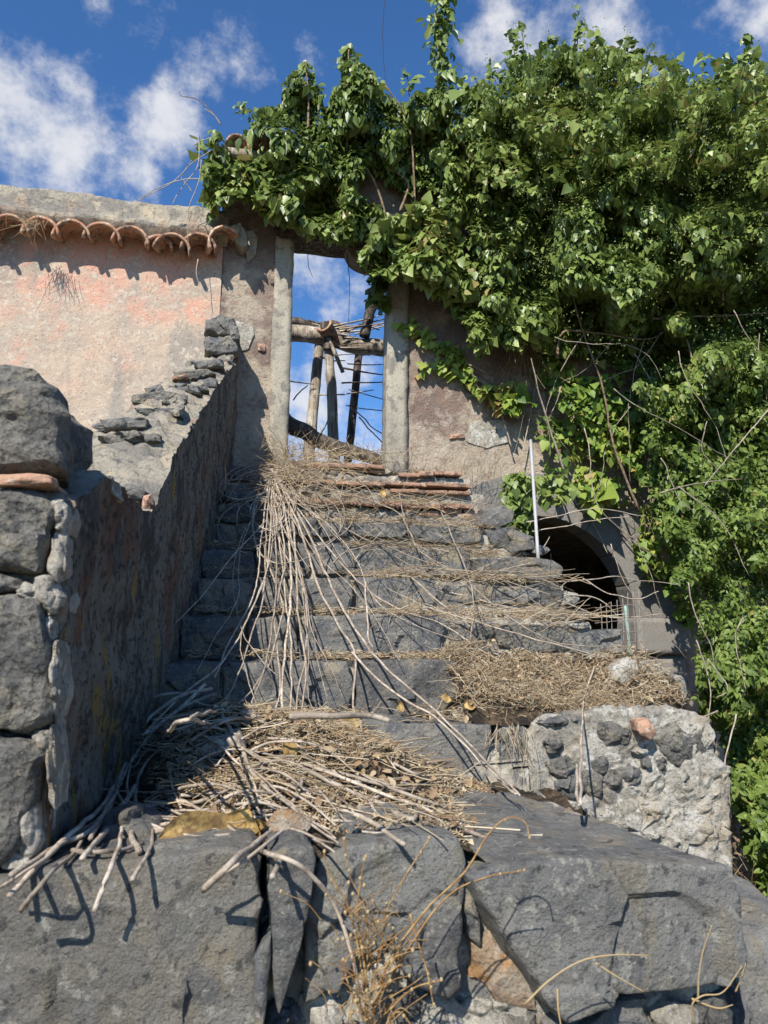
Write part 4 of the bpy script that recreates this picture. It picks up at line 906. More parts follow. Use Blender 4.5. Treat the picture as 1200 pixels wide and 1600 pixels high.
ya = thing('young_ivy', 'bright yellow green young ivy straggling over the render above the cellar arch', 'ivy', (2.3, WY - .05, .6))
def thin(px, py, P3): return np.clip(.32 + 1.9*fbm(P3, 1/48, 3, 77), .0, 1)*np.where((px > 870) & (px < 1000) & (py > 690), .35, 1.)*np.where((px < 900) & (py > 640), .55, 1.)
pY = [(725, 598), (760, 585), (800, 552), (850, 535), (930, 555), (1010, 610), (1035, 700), (1020, 790), (985, 850), (965, 800), (930, 770), (900, 760), (870, 770), (850, 750), (830, 735), (835, 690), (800, 650), (770, 630)]
m = cat(mass(pY, 2600, WY - .02, .16, .058, rg, 40, 10, .08, droop=.6, tint_mu=.62, seed=83, dens=thin, inner=.1),
        mass([(735, 600), (790, 590), (830, 620), (800, 650), (760, 628)], 260, WY - .03, .08, .062, rg, 30, 8, .06, tint_mu=.72, seed=93),
        mass([(1000, 790), (1030, 780), (1060, 850), (1090, 940), (1085, 985), (1062, 960), (1035, 910), (1005, 890), (985, 850)], 420, WY - .08, .16, .062, rg, 30, 8, tint_mu=.6, seed=103),
        mass([(900, 740), (950, 750), (960, 780), (925, 800), (900, 780)], 60, WY - .1, .08, .08, rg, 30, 6, tint_mu=.75, seed=113), mass([(860, 600), (940, 580), (1000, 640), (1015, 760), (950, 720), (900, 660)], 800, WY - .06, .2, .058, rg, 36, 10, tint_mu=.58, seed=115))
leaf_plant(ya, 'young', *m, LOBED, M_YIVY)
for k, pts in enumerate(([(1000, 870), (940, 790), (900, 735), (880, 690), (900, 640)], [(895, 745), (920, 800), (950, 865)], [(940, 800), (985, 838), (1000, 845)], [(820, 780), (815, 720), (830, 640), (845, 560)], [(780, 800), (800, 770), (830, 740), (870, 735)], [(850, 590), (880, 540), (940, 520), (1000, 525)], [(800, 700), (770, 610), (735, 585)], [(1052, 580), (1060, 640), (1048, 700), (1010, 740), (980, 755)], [(1080, 620), (1084, 660), (1074, 695)])):
    stem(ya, pts, WY - .09, .007, .003, M_STEM, 20 + k)
yb = thing('ivy_clump', 'small dark ivy clump at the top of the rubble beside the grey pole', 'ivy', (1.62, 4.75, .9))
m = cat(mass([(785, 745), (815, 735), (832, 745), (836, 790), (828, 830), (806, 835), (790, 805)], 380, 4.85, .15, .056, rg, 30, 5, droop=1., tint_mu=.40, seed=123), mass([(836, 745), (880, 735), (905, 765), (880, 785), (840, 780)], 110, 4.95, .12, .06, rg, 30, 5, tint_mu=.62, seed=133))
leaf_plant(yb, 'ivy', *m, LOBED, M_IVY, 60); stem(yb, [(806, 850), (812, 800), (820, 760)], 4.85, .006, .004, seed=1)

# --- the small-leaved shrub thicket down the right edge
sh = thing('shrub_thicket', 'dense small leaved green thicket standing right of the stair and cellar arch', 'shrub', (3.4, 4.6, GZ))
def yS(px, py): return 5.2 - 1.25*np.clip((py - 600)/780, 0, 1)**1.0 - .25*np.clip((px - 1080)/120, 0, 1)
pS = [(1015, 620), (1060, 560), (1260, 520), (1260, 1390), (1195, 1385), (1165, 1330), (1148, 1250), (1138, 1180), (1120, 1118), (1092, 1100), (1086, 1020), (1090, 960), (1060, 890), (1030, 830), (1010, 740)]
m = cat(mass(pS, 24000, yS, .46, .040, rg, 46, 12, droop=.35, tint_mu=.50, seed=143, inner=.3, jitter=.65), mass([(1000, 600), (1260, 560), (1260, 900), (1090, 900), (1030, 760)], 4500, 5.05, .45, .054, rg, 60, 14, droop=.5, tint_mu=.45, seed=153),
        mass([(1140, 1200), (1260, 1200), (1260, 1420), (1180, 1400)], 1500, 3.95, .25, .04, rg, 40, 20, droop=.2, tint_mu=.6, seed=163))
leaf_plant(sh, 'shrub', *m, OVATE, M_SHRUB)
for k, (pts, Y) in enumerate((([(1088, 1000), (1110, 1080), (1100, 1160), (1092, 1215)], 4.2), ([(1075, 910), (1085, 960), (1110, 1010), (1115, 1050)], 4.3), ([(1105, 1030), (1130, 1060), (1135, 1080), (1120, 1090)], 4.1), ([(1150, 1115), (1135, 1190), (1140, 1260)], 3.8), ([(1030, 770), (1090, 755), (1160, 748)], 4.5), ([(1060, 760), (1130, 820), (1170, 900)], 4.5), ([(1120, 1110), (1090, 1122), (1080, 1118)], 4.0), ([(1200, 640), (1150, 700), (1100, 760)], 4.4), ([(1160, 960), (1150, 1000), (1165, 1080)], 4.05))):
    stem(sh, pts, Y - .34, .0048, .0022, M_STEM, 40 + k)
for x in (1120, 1165, 1200): stem(sh, [(x, 1480), (x - 15, 1250), (x + 10, 1000), (x, 800)], [4.3, 4.5, 4.7, 4.9], .03, .012, M_VINEWOOD, x)

# --- dry bare shoots against the sky on the left
db = thing('dry_creeper', 'leafless dry creeper shoots arching over the tiled eave against the sky', 'creeper', (-.4, WY - .2, 3.3))
for k, pts in enumerate(([(330, 235), (300, 255), (270, 285), (232, 305), (214, 315)], [(330, 280), (290, 280), (250, 292), (215, 312)], [(312, 215), (308, 260), (285, 290), (268, 320)], [(345, 195), (330, 175), (308, 155), (285, 150), (279, 143)], [(345, 195), (335, 180), (320, 170)], [(314, 250), (310, 285), (297, 320), (293, 360), (296, 402)], [(300, 300), (290, 285), (284, 276), (300, 250)], [(310, 405), (308, 430), (320, 465), (340, 470)], [(300, 330), (296, 345), (300, 350)], [(330, 215), (312, 222), (300, 230)])):
    stem(db, pts, WY - .28, .0042, .0022, M_STEM if k != 3 else M_VINEWOOD, 60 + k, K=26)
for k, pts in enumerate(([(602, -20), (598, 60), (602, 125)], [(481, 392), (482, 415), (488, 432)], [(543, 395), (546, 450), (545, 505)], [(660, 540), (650, 575), (640, 600)])[:3]):
    c = stem(None, pts, WY - .15 if k else WY - .1, .0028, .002, M_WIRE, 70 + k, name='hanging_wire')
    tag(c, ('loose black wire hanging from the sky above the ivy', 'short curled black wire hanging under the left end of the lintel', 'long thin black wire hanging down the middle of the doorway')[k], 'wire')

# ================================================================== LITTER, TWIGS, SMALL THINGS
# surfaces a thing on the stair rests on, from the camera's side
def rest(px, py, off=.03):
    r = ray(px, py); best = None
    den = r[2] - (.19/.32)*r[1]                       # plane through the step edges
    if abs(den) > 1e-6:
        t = (-.252 - (.19/.32)*2.47)/den
        if t > 0: best = t
    if r[2] < 0:
        t = -.365/r[2]
        if best is None or t < best: best = t
    p = r*best
    if p[1] < 1.42: p = r*(1.365/r[1])
    if p[1] > WY: p = r*((WY - .05)/r[1])
    return p*(1 - off/np.linalg.norm(p))

def patchy(f, scale, lo, seed):
    def g(n):
        P = f(n*3); return P[fbm(P, scale, 2, seed) > lo][:n]
    return g
# heap of litter on the landing: mound + straw
def mound_h(X, Yv):
    a = .215*np.exp(-((X + .02)/.42)**2 - ((Yv - 2.32)/.50)**2) + .06*np.exp(-((X - .35)/.55)**2 - ((Yv - 2.1)/.45)**2)
    P = np.stack([X, Yv, X*0], -1)
    return -.398 - .07*np.clip((X - .40)/.25, 0, 1) + a*.8*(1 + .25*fbm(P, 5, 3, 3)) + .022*fbm(P, 13, 3, 6) - .10*np.clip((X - .45)/.3, 0, 1)*np.clip((2.3 - Yv)/.5, 0, 1) - .13*np.clip((-.15 - X)/.10, 0, 1)*np.clip((2.35 - Yv)/.3, 0, 1)
hx, hy = np.linspace(-.34, .98, 110), np.linspace(1.47, 2.52, 100)
XX, YY = np.meshgrid(hx, hy, indexing='ij'); U = np.stack([XX, YY, mound_h(XX, YY)], -1)
hp = grid_obj('litter_heap', U, M_LITTER, kind='stuff', disp=lambda V: .006*vfbm(V, 60, 2, 4)); tag(hp, 'heap of brown leaf litter and soil on the landing above the front stones', 'litter')
def heap_pts(n):
    X = np.clip(RNG.normal(.16, .26, n), -.3, .8); Yv = RNG.uniform(1.58, 2.46, n); return np.stack([X, Yv, mound_h(X, Yv) + RNG.uniform(0, .028, n)], -1)
def heap_low(n):
    X = RNG.uniform(-.25, .75, n); Yv = RNG.uniform(1.55, 2.46, n); return np.stack([X, Yv, mound_h(X, Yv) + RNG.uniform(0, .012, n)], -1)
def crumbs(n, f, lo, hi):
    C = f(n); n = len(C); Nn = RNG.normal(0, .6, (n, 3)) + np.array([-.1, -.3, .7]); fr = leaf_frames(C, Nn, RNG.normal(0, 1, (n, 3)), RNG.uniform(lo, hi, n))
    fr = fr*RNG.uniform(.6, 1.6, (n, 1, 1)); V, Fq = leaves(C + np.array([0, 0, .004]), fr, OVATE); return V, Fq, np.repeat(RNG.beta(1.1, 2.6, n), 4)
V, Fq, t = join([crumbs(1300, heap_low, .008, .024), straws(6500, patchy(heap_low, 7, -.12, 3), .008, .035, .0014, .35, .3), straws(1100, patchy(heap_pts, 6, .0, 5), .04, .14, .0010, .2, .45), straws(200, heap_pts, .14, .34, .0016, .15, .5, K=7)])
tag(mesh_obj('straw_heap', V, Fq, M_STRAW, tint=t, kind='stuff'), 'loose dry straw strewn thick over the litter heap', 'straw')
# straw on every tread, thickest at the right
def tread_pts(n):
    k = RNG.integers(0, 9, n); X = np.where(RNG.uniform(size=n) < .55, RNG.uniform(-.25, 1.35, n), RNG.beta(3, 2, n)*1.7 - .2)
    X = np.minimum(X, np.array(XR)[k] - RNG.uniform(.02, .3, n))
    lo = np.array(SY)[k]; v = RNG.beta(1.1, 1.6, n)*.30
    return np.stack([X, lo + .015 + v, np.array(SZ)[k] + .004 + RNG.uniform(0, .03, n) + .03*np.clip(v - .1, 0, 1)], -1)
def bank_pts(n):           # the bank of dry grass that hides the right half of the second step
    u = RNG.uniform(0, 1, n); X = .70 + .86*RNG.beta(1.4, 1.2, n); Yv = 2.50 + .36*u + .0*X
    return np.stack([X, Yv, -.235 + .19*u + .035*np.sin(X*9) + RNG.uniform(0, .05, n)], -1)
def upper_pts(n):
    k = RNG.integers(2, 7, n); X = RNG.uniform(0.55, 1.5, n); X = np.where(k >= 4, X*.82, X); return np.stack([X, np.array(SY)[k] - RNG.uniform(-.05, .04, n), np.array(SZ)[k] + RNG.uniform(0, .05, n)], -1)
def tuft_left(n):
    X = RNG.normal(.26, .17, n); Yv = RNG.uniform(4.1, 5.3, n); return np.stack([X, Yv, np.interp(Yv, SY, SZ) + RNG.uniform(0, .14, n)], -1)
def sill_pts(n):
    X = RNG.uniform(.05, 1.1, n); return np.stack([X, WY + RNG.uniform(-.3, .15, n), 1.36 + RNG.uniform(0, .07, n)], -1)
# soil bank under it
bx, bt = np.linspace(.74, 1.58, 60), np.linspace(0, 1, 30); XX, TT = np.meshgrid(bx, bt, indexing='ij')
U = np.stack([XX, 2.47 + .40*TT, -.275 + .24*TT**.8 + .02*np.sin(XX*9)], -1)
o = grid_obj('soil_bank', U, M_LITTER, kind='stuff', disp=lambda V: .025*vfbm(V, 9, 4, 31) + .008*vfbm(V, 45, 2, 4)); tag(o, 'bank of black soil under dry grass on the right of the second step', 'soil')
pile = [crumbs(1100, tread_pts, .008, .022), crumbs(650, bank_pts, .008, .022), straws(4200, patchy(tread_pts, 4.5, .02, 9), .012, .05, .0016, .3, .3), straws(800, patchy(tread_pts, 4, .0, 11), .05, .20, .0012, .25, .5), straws(5200, patchy(bank_pts, 8, -.15, 4), .008, .04, .0013, .6, .5), straws(1100, patchy(bank_pts, 6, -.1, 6), .05, .18, .0010, .5, .9),
        straws(620, upper_pts, .12, .42, .0013, .28, .5, K=7), straws(330, tuft_left, .15, .5, .0015, .5, .7, K=7), straws(230, sill_pts, .1, .4, .0015, .5, .7, K=7)]
V, Fq, t = join(pile)
tag(mesh_obj('dry_grass', V, Fq, M_STRAW, tint=t, kind='stuff'), 'dry grass and straw littering the treads of the staircase', 'dry grass')
def grass_clump(name, lab, base, n, hmin, hmax, spread, lean, tm=.7, rad=.0022, seed=0, cat_='grass'):
    r2 = np.random.default_rng(seed); b = np.asarray(base)[None] + r2.normal(0, 1, (n, 3))*np.asarray(spread); h = r2.uniform(hmin, hmax, n)
    d = np.asarray(lean)[None] + r2.normal(0, .35, (n, 3)); d[:, 2] = np.abs(d[:, 2]) if lean[2] > 0 else d[:, 2]; d /= np.linalg.norm(d, axis=1, keepdims=True)
    s = np.linspace(0, 1, 7); side_ = r2.normal(0, .25, (n, 3)); P = b[:, None] + d[:, None]*(s[None, :, None]*h[:, None, None]) + (side_ + np.array([0, 0, -.25]))[:, None]*((s**2)[None, :, None]*h[:, None, None])
    V, Fq = tube_arrays(P, np.repeat(rad*np.linspace(1, .4, 7)[None], n, 0), 3)
    return tag(mesh_obj(name, V, Fq, M_STRAW, tint=np.repeat(np.clip(r2.normal(tm, .15, n), 0, 1), 18)), lab, cat_)
grass_clump('dead_grass_tuft', 'straw coloured tuft hanging off the third eave tile', at(50, 342, WY - .28), 60, .05, .16, (.05, .03, .02), (0, -.4, -.6), .5, seed=1)
grass_clump('dead_grass_tuft', 'pale dead grass tuft hanging on the render above the young ivy', at(822, 530, WY - .08), 110, .15, .42, (.07, .03, .05), (0, -.15, -1), .7, seed=2)
grass_clump('dead_grass_tuft', 'dead brown grass tuft hanging among yellow ivy right of the arch top', at(1050, 790, WY - .3), 60, .1, .3, (.08, .03, .05), (0, -.1, -1), .45, seed=3)
grass_clump('dead_grass_tuft', 'pale dry grass standing at the wall foot right of the brick steps', at(730, 745, 5.2), 70, .15, .45, (.18, .04, .02), (.1, -.1, 1), .7, .0016, seed=4)
grass_clump('dead_grass_tuft', 'straw clump hanging down the broken stone left of the rubble butt', at(805, 1135, 2.44), 34, .05, .16, (.05, .02, .01), (0, -.3, -.8), .75, .0014, seed=5)
grass_clump('dead_grass_tuft', 'dry brown grass tangle on the ground at the foot of the thicket', at(1190, 1430, 3.5), 160, .1, .3, (.25, .2, .02), (0, 0, 1), .5, .002, seed=6)['kind'] = 'stuff'

# --- dead vine fanning down the steps from the left door jamb
dv = thing('dead_vine', 'leafless dead vine fanning down the steps from below the left door jamb', 'dead vine', tuple(at(425, 740, 5.0)))
def vine(pts, r0, r1, off=.05, seed=0, mt=None, K=44, par_=None, jit=.006, name='stem'):
    P = [rest(x, y, off*(.5 + .8*((i + seed) % 2))) for i, (x, y) in enumerate(pts)]
    return branch(name, P, r0, r1, mt or M_STEM, dv if par_ is None else par_, K, 6, jit, seed)
main = [
    [(425, 735), (440, 780), (452, 850), (455, 930), (447, 1010), (440, 1100), (452, 1165), (470, 1220), (455, 1280), (400, 1330), (318, 1390)],
    [(430, 740), (455, 800), (463, 880), (466, 960), (478, 1040), (470, 1130), (468, 1200)],
    [(432, 745), (470, 830), (495, 910), (530, 980), (553, 1020), (552, 1100), (565, 1140), (574, 1200)],
    [(430, 738), (480, 830), (520, 920), (560, 990), (600, 1040), (680, 1110), (740, 1170), (815, 1245)],
    [(428, 745), (500, 840), (560, 910), (620, 950), (690, 975), (760, 1020), (800, 1040)],
    [(430, 742), (530, 820), (620, 860), (700, 890), (780, 905), (860, 930)],
    [(425, 750), (445, 860), (430, 960), (438, 1060), (425, 1130), (440, 1170)],
    [(422, 750), (415, 850), (412, 930), (390, 1000), (365, 1070), (340, 1100)],
    [(425, 755), (420, 870), (395, 950), (350, 1030), (300, 1075), (240, 1130), (200, 1180), (170, 1260), (120, 1300), (60, 1345), (0, 1385)],
    [(420, 750), (408, 840), (400, 920), (360, 1000), (335, 1060)],
    [(428, 748), (470, 900), (480, 1000), (466, 1080), (462, 1150)],
    [(426, 760), (450, 960), (456, 1060), (446, 1160)],
    [(424, 760), (432, 900), (420, 1010), (405, 1070), (375, 1130)],
    [(415, 870), (440, 940), (435, 985), (415, 1050), (370, 1105)],
    [(430, 742), (600, 790), (640, 830), (655, 860), (720, 900), (790, 960), (860, 1000), (940, 1010)],
    [(550, 1020), (600, 1070), (690, 1130), (760, 1200), (805, 1240)],
    [(624, 770), (632, 810), (650, 850), (680, 880)],
    [(428, 745), (450, 730), (490, 720), (540, 735), (580, 770), (560, 790)],
    [(410, 745), (395, 800), (400, 850), (430, 880), (480, 870), (540, 830), (555, 800)],
    [(420, 760), (400, 790), (395, 830), (405, 870)],
    [(640, 900), (700, 950), (790, 985), (880, 1010), (960, 1030)],
    [(570, 910), (575, 990), (582, 1010)], [(690, 800), (720, 870), (740, 940), (735, 1000)], [(520, 880), (548, 860), (600, 845)],
    [(900, 1190), (905, 1255), (912, 1100), (930, 1040)],
]
for k, pts in enumerate(main):
    vine(pts, .0066 if k < 4 else .0044, .0026, .05, k, M_STEM if k % 3 else M_TWIG, jit=.007)
r = random.Random(17)
for k in range(15):                       # thinner side runners
    x, y = 425 + r.uniform(-15, 25), 745 + r.uniform(-15, 70); a = r.choice((-.35, .1, .6)) + r.gauss(0, .4); ln = r.uniform(110, 400); pts = [(x, y)]
    for s in range(5):
        a += r.gauss(0, .3) - a*.12; x += math.sin(a)*ln/5; y += math.cos(a)*ln/5; pts.append((x, y))
    vine(pts, .0028, .0013, .045 + r.uniform(0, .05), 100 + k, M_STEM if k % 2 else M_TWIG, K=30)
for k in range(26):                       # loose curls round the crown of the vine
    x, y = 425 + r.uniform(-20, 30), 735 + r.uniform(-10, 60); a = r.uniform(0, 6.28); pts = [(x, y)]; turn = r.choice((-1, 1))*r.uniform(.4, .8); st = r.uniform(18, 36)
    for s in range(6): x += math.cos(a)*st; y += math.sin(a)*st*.6 + 6; a += turn; pts.append((x, y))
    vine(pts, .0034, .0018, .07, 200 + k, M_TWIG, K=34)
# --- vine stems lying in the shade beside the parapet
for k, pts in enumerate(([(330, 1075), (280, 1090), (230, 1125), (205, 1165), (180, 1230), (150, 1290), (90, 1320), (20, 1365)], [(340, 1085), (290, 1100), (240, 1140), (215, 1160), (190, 1220), (165, 1270), (140, 1310)], [(310, 1085), (260, 1085), (215, 1100), (200, 1130), (195, 1165)], [(320, 1070), (270, 1115), (220, 1150)], [(250, 1130), (200, 1195), (160, 1260), (100, 1310), (10, 1400)], [(210, 1230), (170, 1290), (130, 1340)])):
    vine(pts, .0065, .0045, .05, 300 + k, M_TWIG)

# --- loose twigs on the heap: every one a thing
def heap_at(px, py, off):
    rr = ray(px, py); t = np.linspace(1.2, 3.0, 500); P = rr[None]*t[:, None]
    hz = mound_h(P[:, 0], P[:, 1]); on = (P[:, 2] < np.maximum(hz, np.where(P[:, 0] < .42, -.37, -.425))) & (P[:, 1] > 1.41)
    i = np.argmax(on) if on.any() else None
    p = P[i] if i is not None else rr*(1.365/rr[1])
    if p[1] < 1.44: p = rr*(1.365/rr[1])
    return p*(1 - off/np.linalg.norm(p))
tw = [
    ([(30, 1425), (75, 1375), (140, 1300), (190, 1225)], .008, 'grey twig hanging over the far left end of the front block'),
    ([(150, 1425), (170, 1360), (192, 1295), (200, 1225), (205, 1190)], .008, 'forked twig dangling down the middle of the large left front block'),
    ([(205, 1375), (232, 1330), (240, 1295), (225, 1280)], .007, 'short hooked twig dangling beside the small wedge stone on the front block'),
    ([(215, 1330), (200, 1270), (183, 1238)], .011, 'stout cut twig stub leaning behind the small wedge stone'),
    ([(110, 1332), (150, 1335), (190, 1330), (222, 1318)], .008, 'reddish twig lying flat along the top of the left front block'),
    ([(222, 1280), (250, 1300), (300, 1308), (360, 1306)], .008, 'pale bowed twig lying in front of the big yellow leaf'),
    ([(318, 1392), (360, 1350), (415, 1305), (455, 1262), (472, 1215)], .011, 'thick grey twig with cut end running over the front stones'),
    ([(425, 1370), (450, 1320), (475, 1275)], .009, 'short twig pointing down over the narrow slab stone'),
    ([(405, 1330), (440, 1340), (490, 1370), (525, 1420), (545, 1480), (560, 1540), (566, 1620)], .008, 'long twig arching down over the middle front stones'),
    ([(215, 1265), (260, 1255), (320, 1250), (370, 1230)], .010, 'thick pale twig lying across the left of the heap'),
    ([(210, 1272), (215, 1220), (240, 1180), (290, 1160), (340, 1155)], .008, 'bowed twig looping over the left end of the heap'),
    ([(250, 1150), (290, 1128), (330, 1132), (370, 1150)], .008, 'pinkish arched twig at the back left of the heap'),
    ([(345, 1115), (375, 1160), (390, 1200), (420, 1230)], .011, 'thick twig slanting down the middle of the heap'),
    ([(300, 1120), (345, 1110), (352, 1125)], .006, 'thin crooked twig lying behind the weathered wood chunk'),
    ([(530, 1260), (590, 1290), (635, 1320)], .011, 'pale twig pointing right above the cracked middle stone'),
    ([(470, 1200), (560, 1240), (650, 1275), (730, 1300), (800, 1325), (875, 1332)], .010, 'longest pale twig ending on the top of the big right stone'),
    ([(460, 1190), (560, 1215), (660, 1250), (740, 1285)], .009, 'pale twig running along the right slope of the heap'),
    ([(490, 1200), (600, 1240), (700, 1280), (760, 1305)], .008, 'slim twig lying below the longest twig on the heap'),
    ([(240, 1250), (290, 1255), (340, 1278), (378, 1308)], .007, 'dark twig curving down to the big yellow leaf'),
    ([(262, 1200), (275, 1240), (283, 1262)], .007, 'white stub of twig standing in the left of the heap'),
    ([(240, 1300), (300, 1290), (340, 1275)], .007, 'pink grey twig sticking out beside the big yellow leaf'),
    ([(455, 1120), (520, 1118), (580, 1120), (610, 1130)], .012, 'pale stick lying at the foot of the second step'),
    ([(560, 1262), (600, 1268), (645, 1280), (655, 1270)], .013, 'short stout stick lying at the edge above the middle stone'),
    ([(330, 1210), (350, 1180), (352, 1150)], .006, 'upright thin twig in front of the weathered wood chunk'),
    ([(360, 1190), (400, 1240), (440, 1262)], .007, 'twig lying diagonally over the litter right of the thick middle twig'),
]
for k, (pts, rad, lab) in enumerate(tw):
    P = [heap_at(x, y, .045 + .022*math.sin(k*3 + i*2)) for i, (x, y) in enumerate(pts)]
    o = branch('twig', P, rad*.54, rad*.36, M_TWIG if k % 2 else M_STEM, None, 30, 7, .006, 400 + k); tag(o, lab, 'twig', 'loose twigs on the heap')
r = random.Random(23)
for k in range(64):
    x, y = r.gauss(440, 130), r.uniform(1150, 1310)
    if not 215 < x < 780: continue
    if x > 560: y = max(y, 1170 + (x - 560)*.35)
    a = r.gauss(.35, .5) if x > 400 else r.gauss(-.1, .7); ln = r.uniform(40, 130); b = r.gauss(0, .25); sg = r.choice((-1, 1))
    pts = [(x - math.cos(a)*ln/2, y - math.sin(a)*ln/2*.7), (x, y + b*ln*.3), (x + math.cos(a)*ln/2, y + math.sin(a)*ln/2*.7)]
    P = [heap_at(q[0], q[1], r.uniform(.012, .04)) for q in pts]
    o = branch('twig', P, r.uniform(.0026, .0048), .002, M_TWIG if k % 3 else M_STEM, None, 18, 5, .006, 500 + k)
    tag(o, 'one of the thin straight bleached twigs tangled in the straw heap', 'twig', 'thin twigs tangled in the heap')
for k in range(20):
    x, y = r.uniform(215, 440), r.uniform(1140, 1290)
    a = r.uniform(-.5, .9); ln = r.uniform(90, 210); b = r.choice((-1, 1))*r.uniform(.12, .4)
    pts = [(x + math.cos(a)*ln*u - math.sin(a)*b*ln*(u*(1 - u))*4*.6, y + math.sin(a)*ln*u*.8 - abs(b)*ln*(u*(1 - u))*2.4) for u in (0, .25, .5, .75, 1)]
    pts = [(max(205, q[0]), min(q[1], 1318)) for q in pts]
    P = [heap_at(q[0], q[1], .02 + .05*math.sin(math.pi*i/4) + r.uniform(0, .02)) for i, q in enumerate(pts)]
    o = branch('twig', P, r.uniform(.0028, .0048), .002, M_TWIG if k % 3 else M_STEM, None, 26, 6, .006, 600 + k)
    tag(o, 'one of the bowed grey twigs woven into the left half of the heap', 'twig', 'bowed twigs in the left of the heap')
# weathered chunk of wood and a broken board in the heap
wc = pxstone([(372, 1118), (392, 1112), (412, 1128), (414, 1142), (396, 1158), (378, 1150)], 2.16, .12, M_WOOD, None, 'wood_chunk', N=40, rings=7, amp=.012, fac=.012, facs=18, bev=.008); tag(wc, 'pale rotten chunk of wood with knots at the top of the heap', 'wood chunk')
wc = pxstone([(285, 1190), (330, 1160), (372, 1148), (385, 1165), (350, 1200), (310, 1222), (285, 1215)], 2.0, .10, M_WOOD, None, 'wood_chunk', N=44, rings=7, amp=.016, fac=.016, facs=14, bev=.01, seed=4); tag(wc, 'dark split wood chunk half buried left of the heap centre', 'wood chunk')
ps = pxstone(blob(735, 1281, 14, 11, 9, .15, 3), 1.86, .035, M_MORTAR, None, 'pebble', N=26, rings=5, side=3, bev=.012, amp=.006, fac=.006); tag(ps, 'cream pebble lying on the back edge of the big right stone', 'pebble')

# fallen leaves
def dead_leaf(lab, px, py, size, rot, tilt, mt=M_DEADLEAF, depth=None, fold=.35, fold2=.0, seed=0, aspect=.45):
    n, mm = 15, 9; V = []
    for i in range(n):
        u = i/(n - 1); w = aspect*math.sin(math.pi*min(1, u*.96 + .03))**.8*(1 - .25*u)
        for j in range(mm):
            v = j/(mm - 1)*2 - 1; V.append(((u - .5), v*w, fold*abs(v)**1.5*w + .12*math.sin(u*5 + seed) + .03*math.sin(v*6 + u*9)))
    Fq = [(i*mm + j, (i + 1)*mm + j, (i + 1)*mm + j + 1, i*mm + j + 1) for i in range(n - 1) for j in range(mm - 1)]
    p = heap_at(px, py, .03) if depth is None else rest(px, py, depth)
    Mx = Matrix.Translation(p) @ Matrix.Rotation(rot, 4, 'Y') @ Matrix.Rotation(tilt, 4, 'X') @ Matrix.Scale(size, 4)
    o = mesh_obj('fallen_leaf', [(Mx @ Vector(v))[:] for v in V], Fq, mt); tag(o, lab, 'leaf', 'fallen dry leaves'); return o
dead_leaf('large curled yellow leaf lying at the front edge of the heap', 335, 1303, .20, math.radians(-10), math.radians(56), seed=1, aspect=.22, fold=.7)
dead_leaf('upturned yellow leaf tip rising behind the large curled leaf', 378, 1296, .085, math.radians(-70), math.radians(70), seed=3, aspect=.6)
dead_leaf('small tan leaf caught on the step right of the pale stick', 548, 1128, .075, .1, 1.2, depth=.02, seed=2)
dead_leaf('tiny upright yellow leaf standing in the heap below the dead vine', 452, 1172, .05, 1.3, 1.3, seed=5)
dead_leaf('yellow leaf lying on the soil bank beside the second step', 735, 1102, .045, -.1, 1.3, depth=.05, seed=6)
dead_leaf('yellow leaf at the top corner of the second step stone', 697, 1092, .04, .2, 1.1, depth=.05, seed=7)
dead_leaf('orange leaf in the dry grass above the rubble butt', 755, 1074, .045, .9, 1.0, depth=.06, seed=8)
dead_leaf('tan leaf leaning on the face of the second step', 625, 1104, .04, 1.2, 1.1, depth=.03, seed=9)
dead_leaf('yellow leaf stuck between the brick courses', 597, 772, .06, 1.4, 1.3, depth=.06, seed=10)
dead_leaf('brown leaf scrap under the dead vine beside the large curled leaf', 448, 1300, .10, -.3, 1.0, mt=M_BROWNSTONE, seed=11)

# dried weed in front of the middle stones
dw = thing('dried_weed', 'orange brown dried weed with round seed heads in front of the middle stones', 'weed', tuple(at(575, 1600, 1.25)))
def wstem(pts, r0, r1, Y=1.30, seed=0, mt=M_WEED, name='stem'):
    return branch(name, [at(x, y, Y - .02*i*.4) for i, (x, y) in enumerate(pts)], r0, r1, mt, dw, 26, 5, .004, seed)
wl_ = [[(580, 1640), (572, 1560), (575, 1480), (570, 1420), (548, 1370), (538, 1310)], [(578, 1600), (560, 1480), (540, 1410), (515, 1370), (505, 1330)], [(585, 1580), (610, 1500), (660, 1430), (720, 1370), (765, 1300), (795, 1277), (822, 1285), (828, 1310)], [(590, 1560), (640, 1480), (700, 1400), (760, 1370), (820, 1360)],
       [(580, 1560), (600, 1450), (615, 1400), (670, 1310)], [(575, 1540), (560, 1430), (565, 1380), (572, 1340)], [(585, 1600), (640, 1545), (690, 1530)], [(575, 1600), (545, 1540), (535, 1500)], [(580, 1590), (600, 1530), (630, 1500), (600, 1470), (590, 1440)], [(640, 1430), (655, 1480), (670, 1530), (678, 1570)], [(590, 1620), (620, 1580), (650, 1610)], [(560, 1630), (548, 1590), (552, 1550)]]
for k, p_ in enumerate(wl_): wstem(p_, .0021, .0010, 1.30 - .012*(k % 3), k)
r = random.Random(31)
for k in range(120):
    x, y = 578 + r.gauss(0, 26), r.uniform(1420, 1610); a = r.uniform(-1.3, 1.3); ln = r.uniform(18, 70)
    wstem([(x, y), (x + math.sin(a)*ln*.5 + r.gauss(0, 5), y - ln*.4), (x + math.sin(a)*ln, y - ln*.6 + r.gauss(0, 8))], .0010, .0005, 1.29 - r.uniform(0, .05), 50 + k, name='side_shoot')
bm0 = bmesh.new(); bmesh.ops.create_icosphere(bm0, subdivisions=2, radius=1); sph = bpy.data.meshes.new('seed_head'); bm0.to_mesh(sph); bm0.free(); sph.materials.append(M_PALEGRASS); sph.polygons.foreach_set('use_smooth', np.ones(len(sph.polygons), bool))
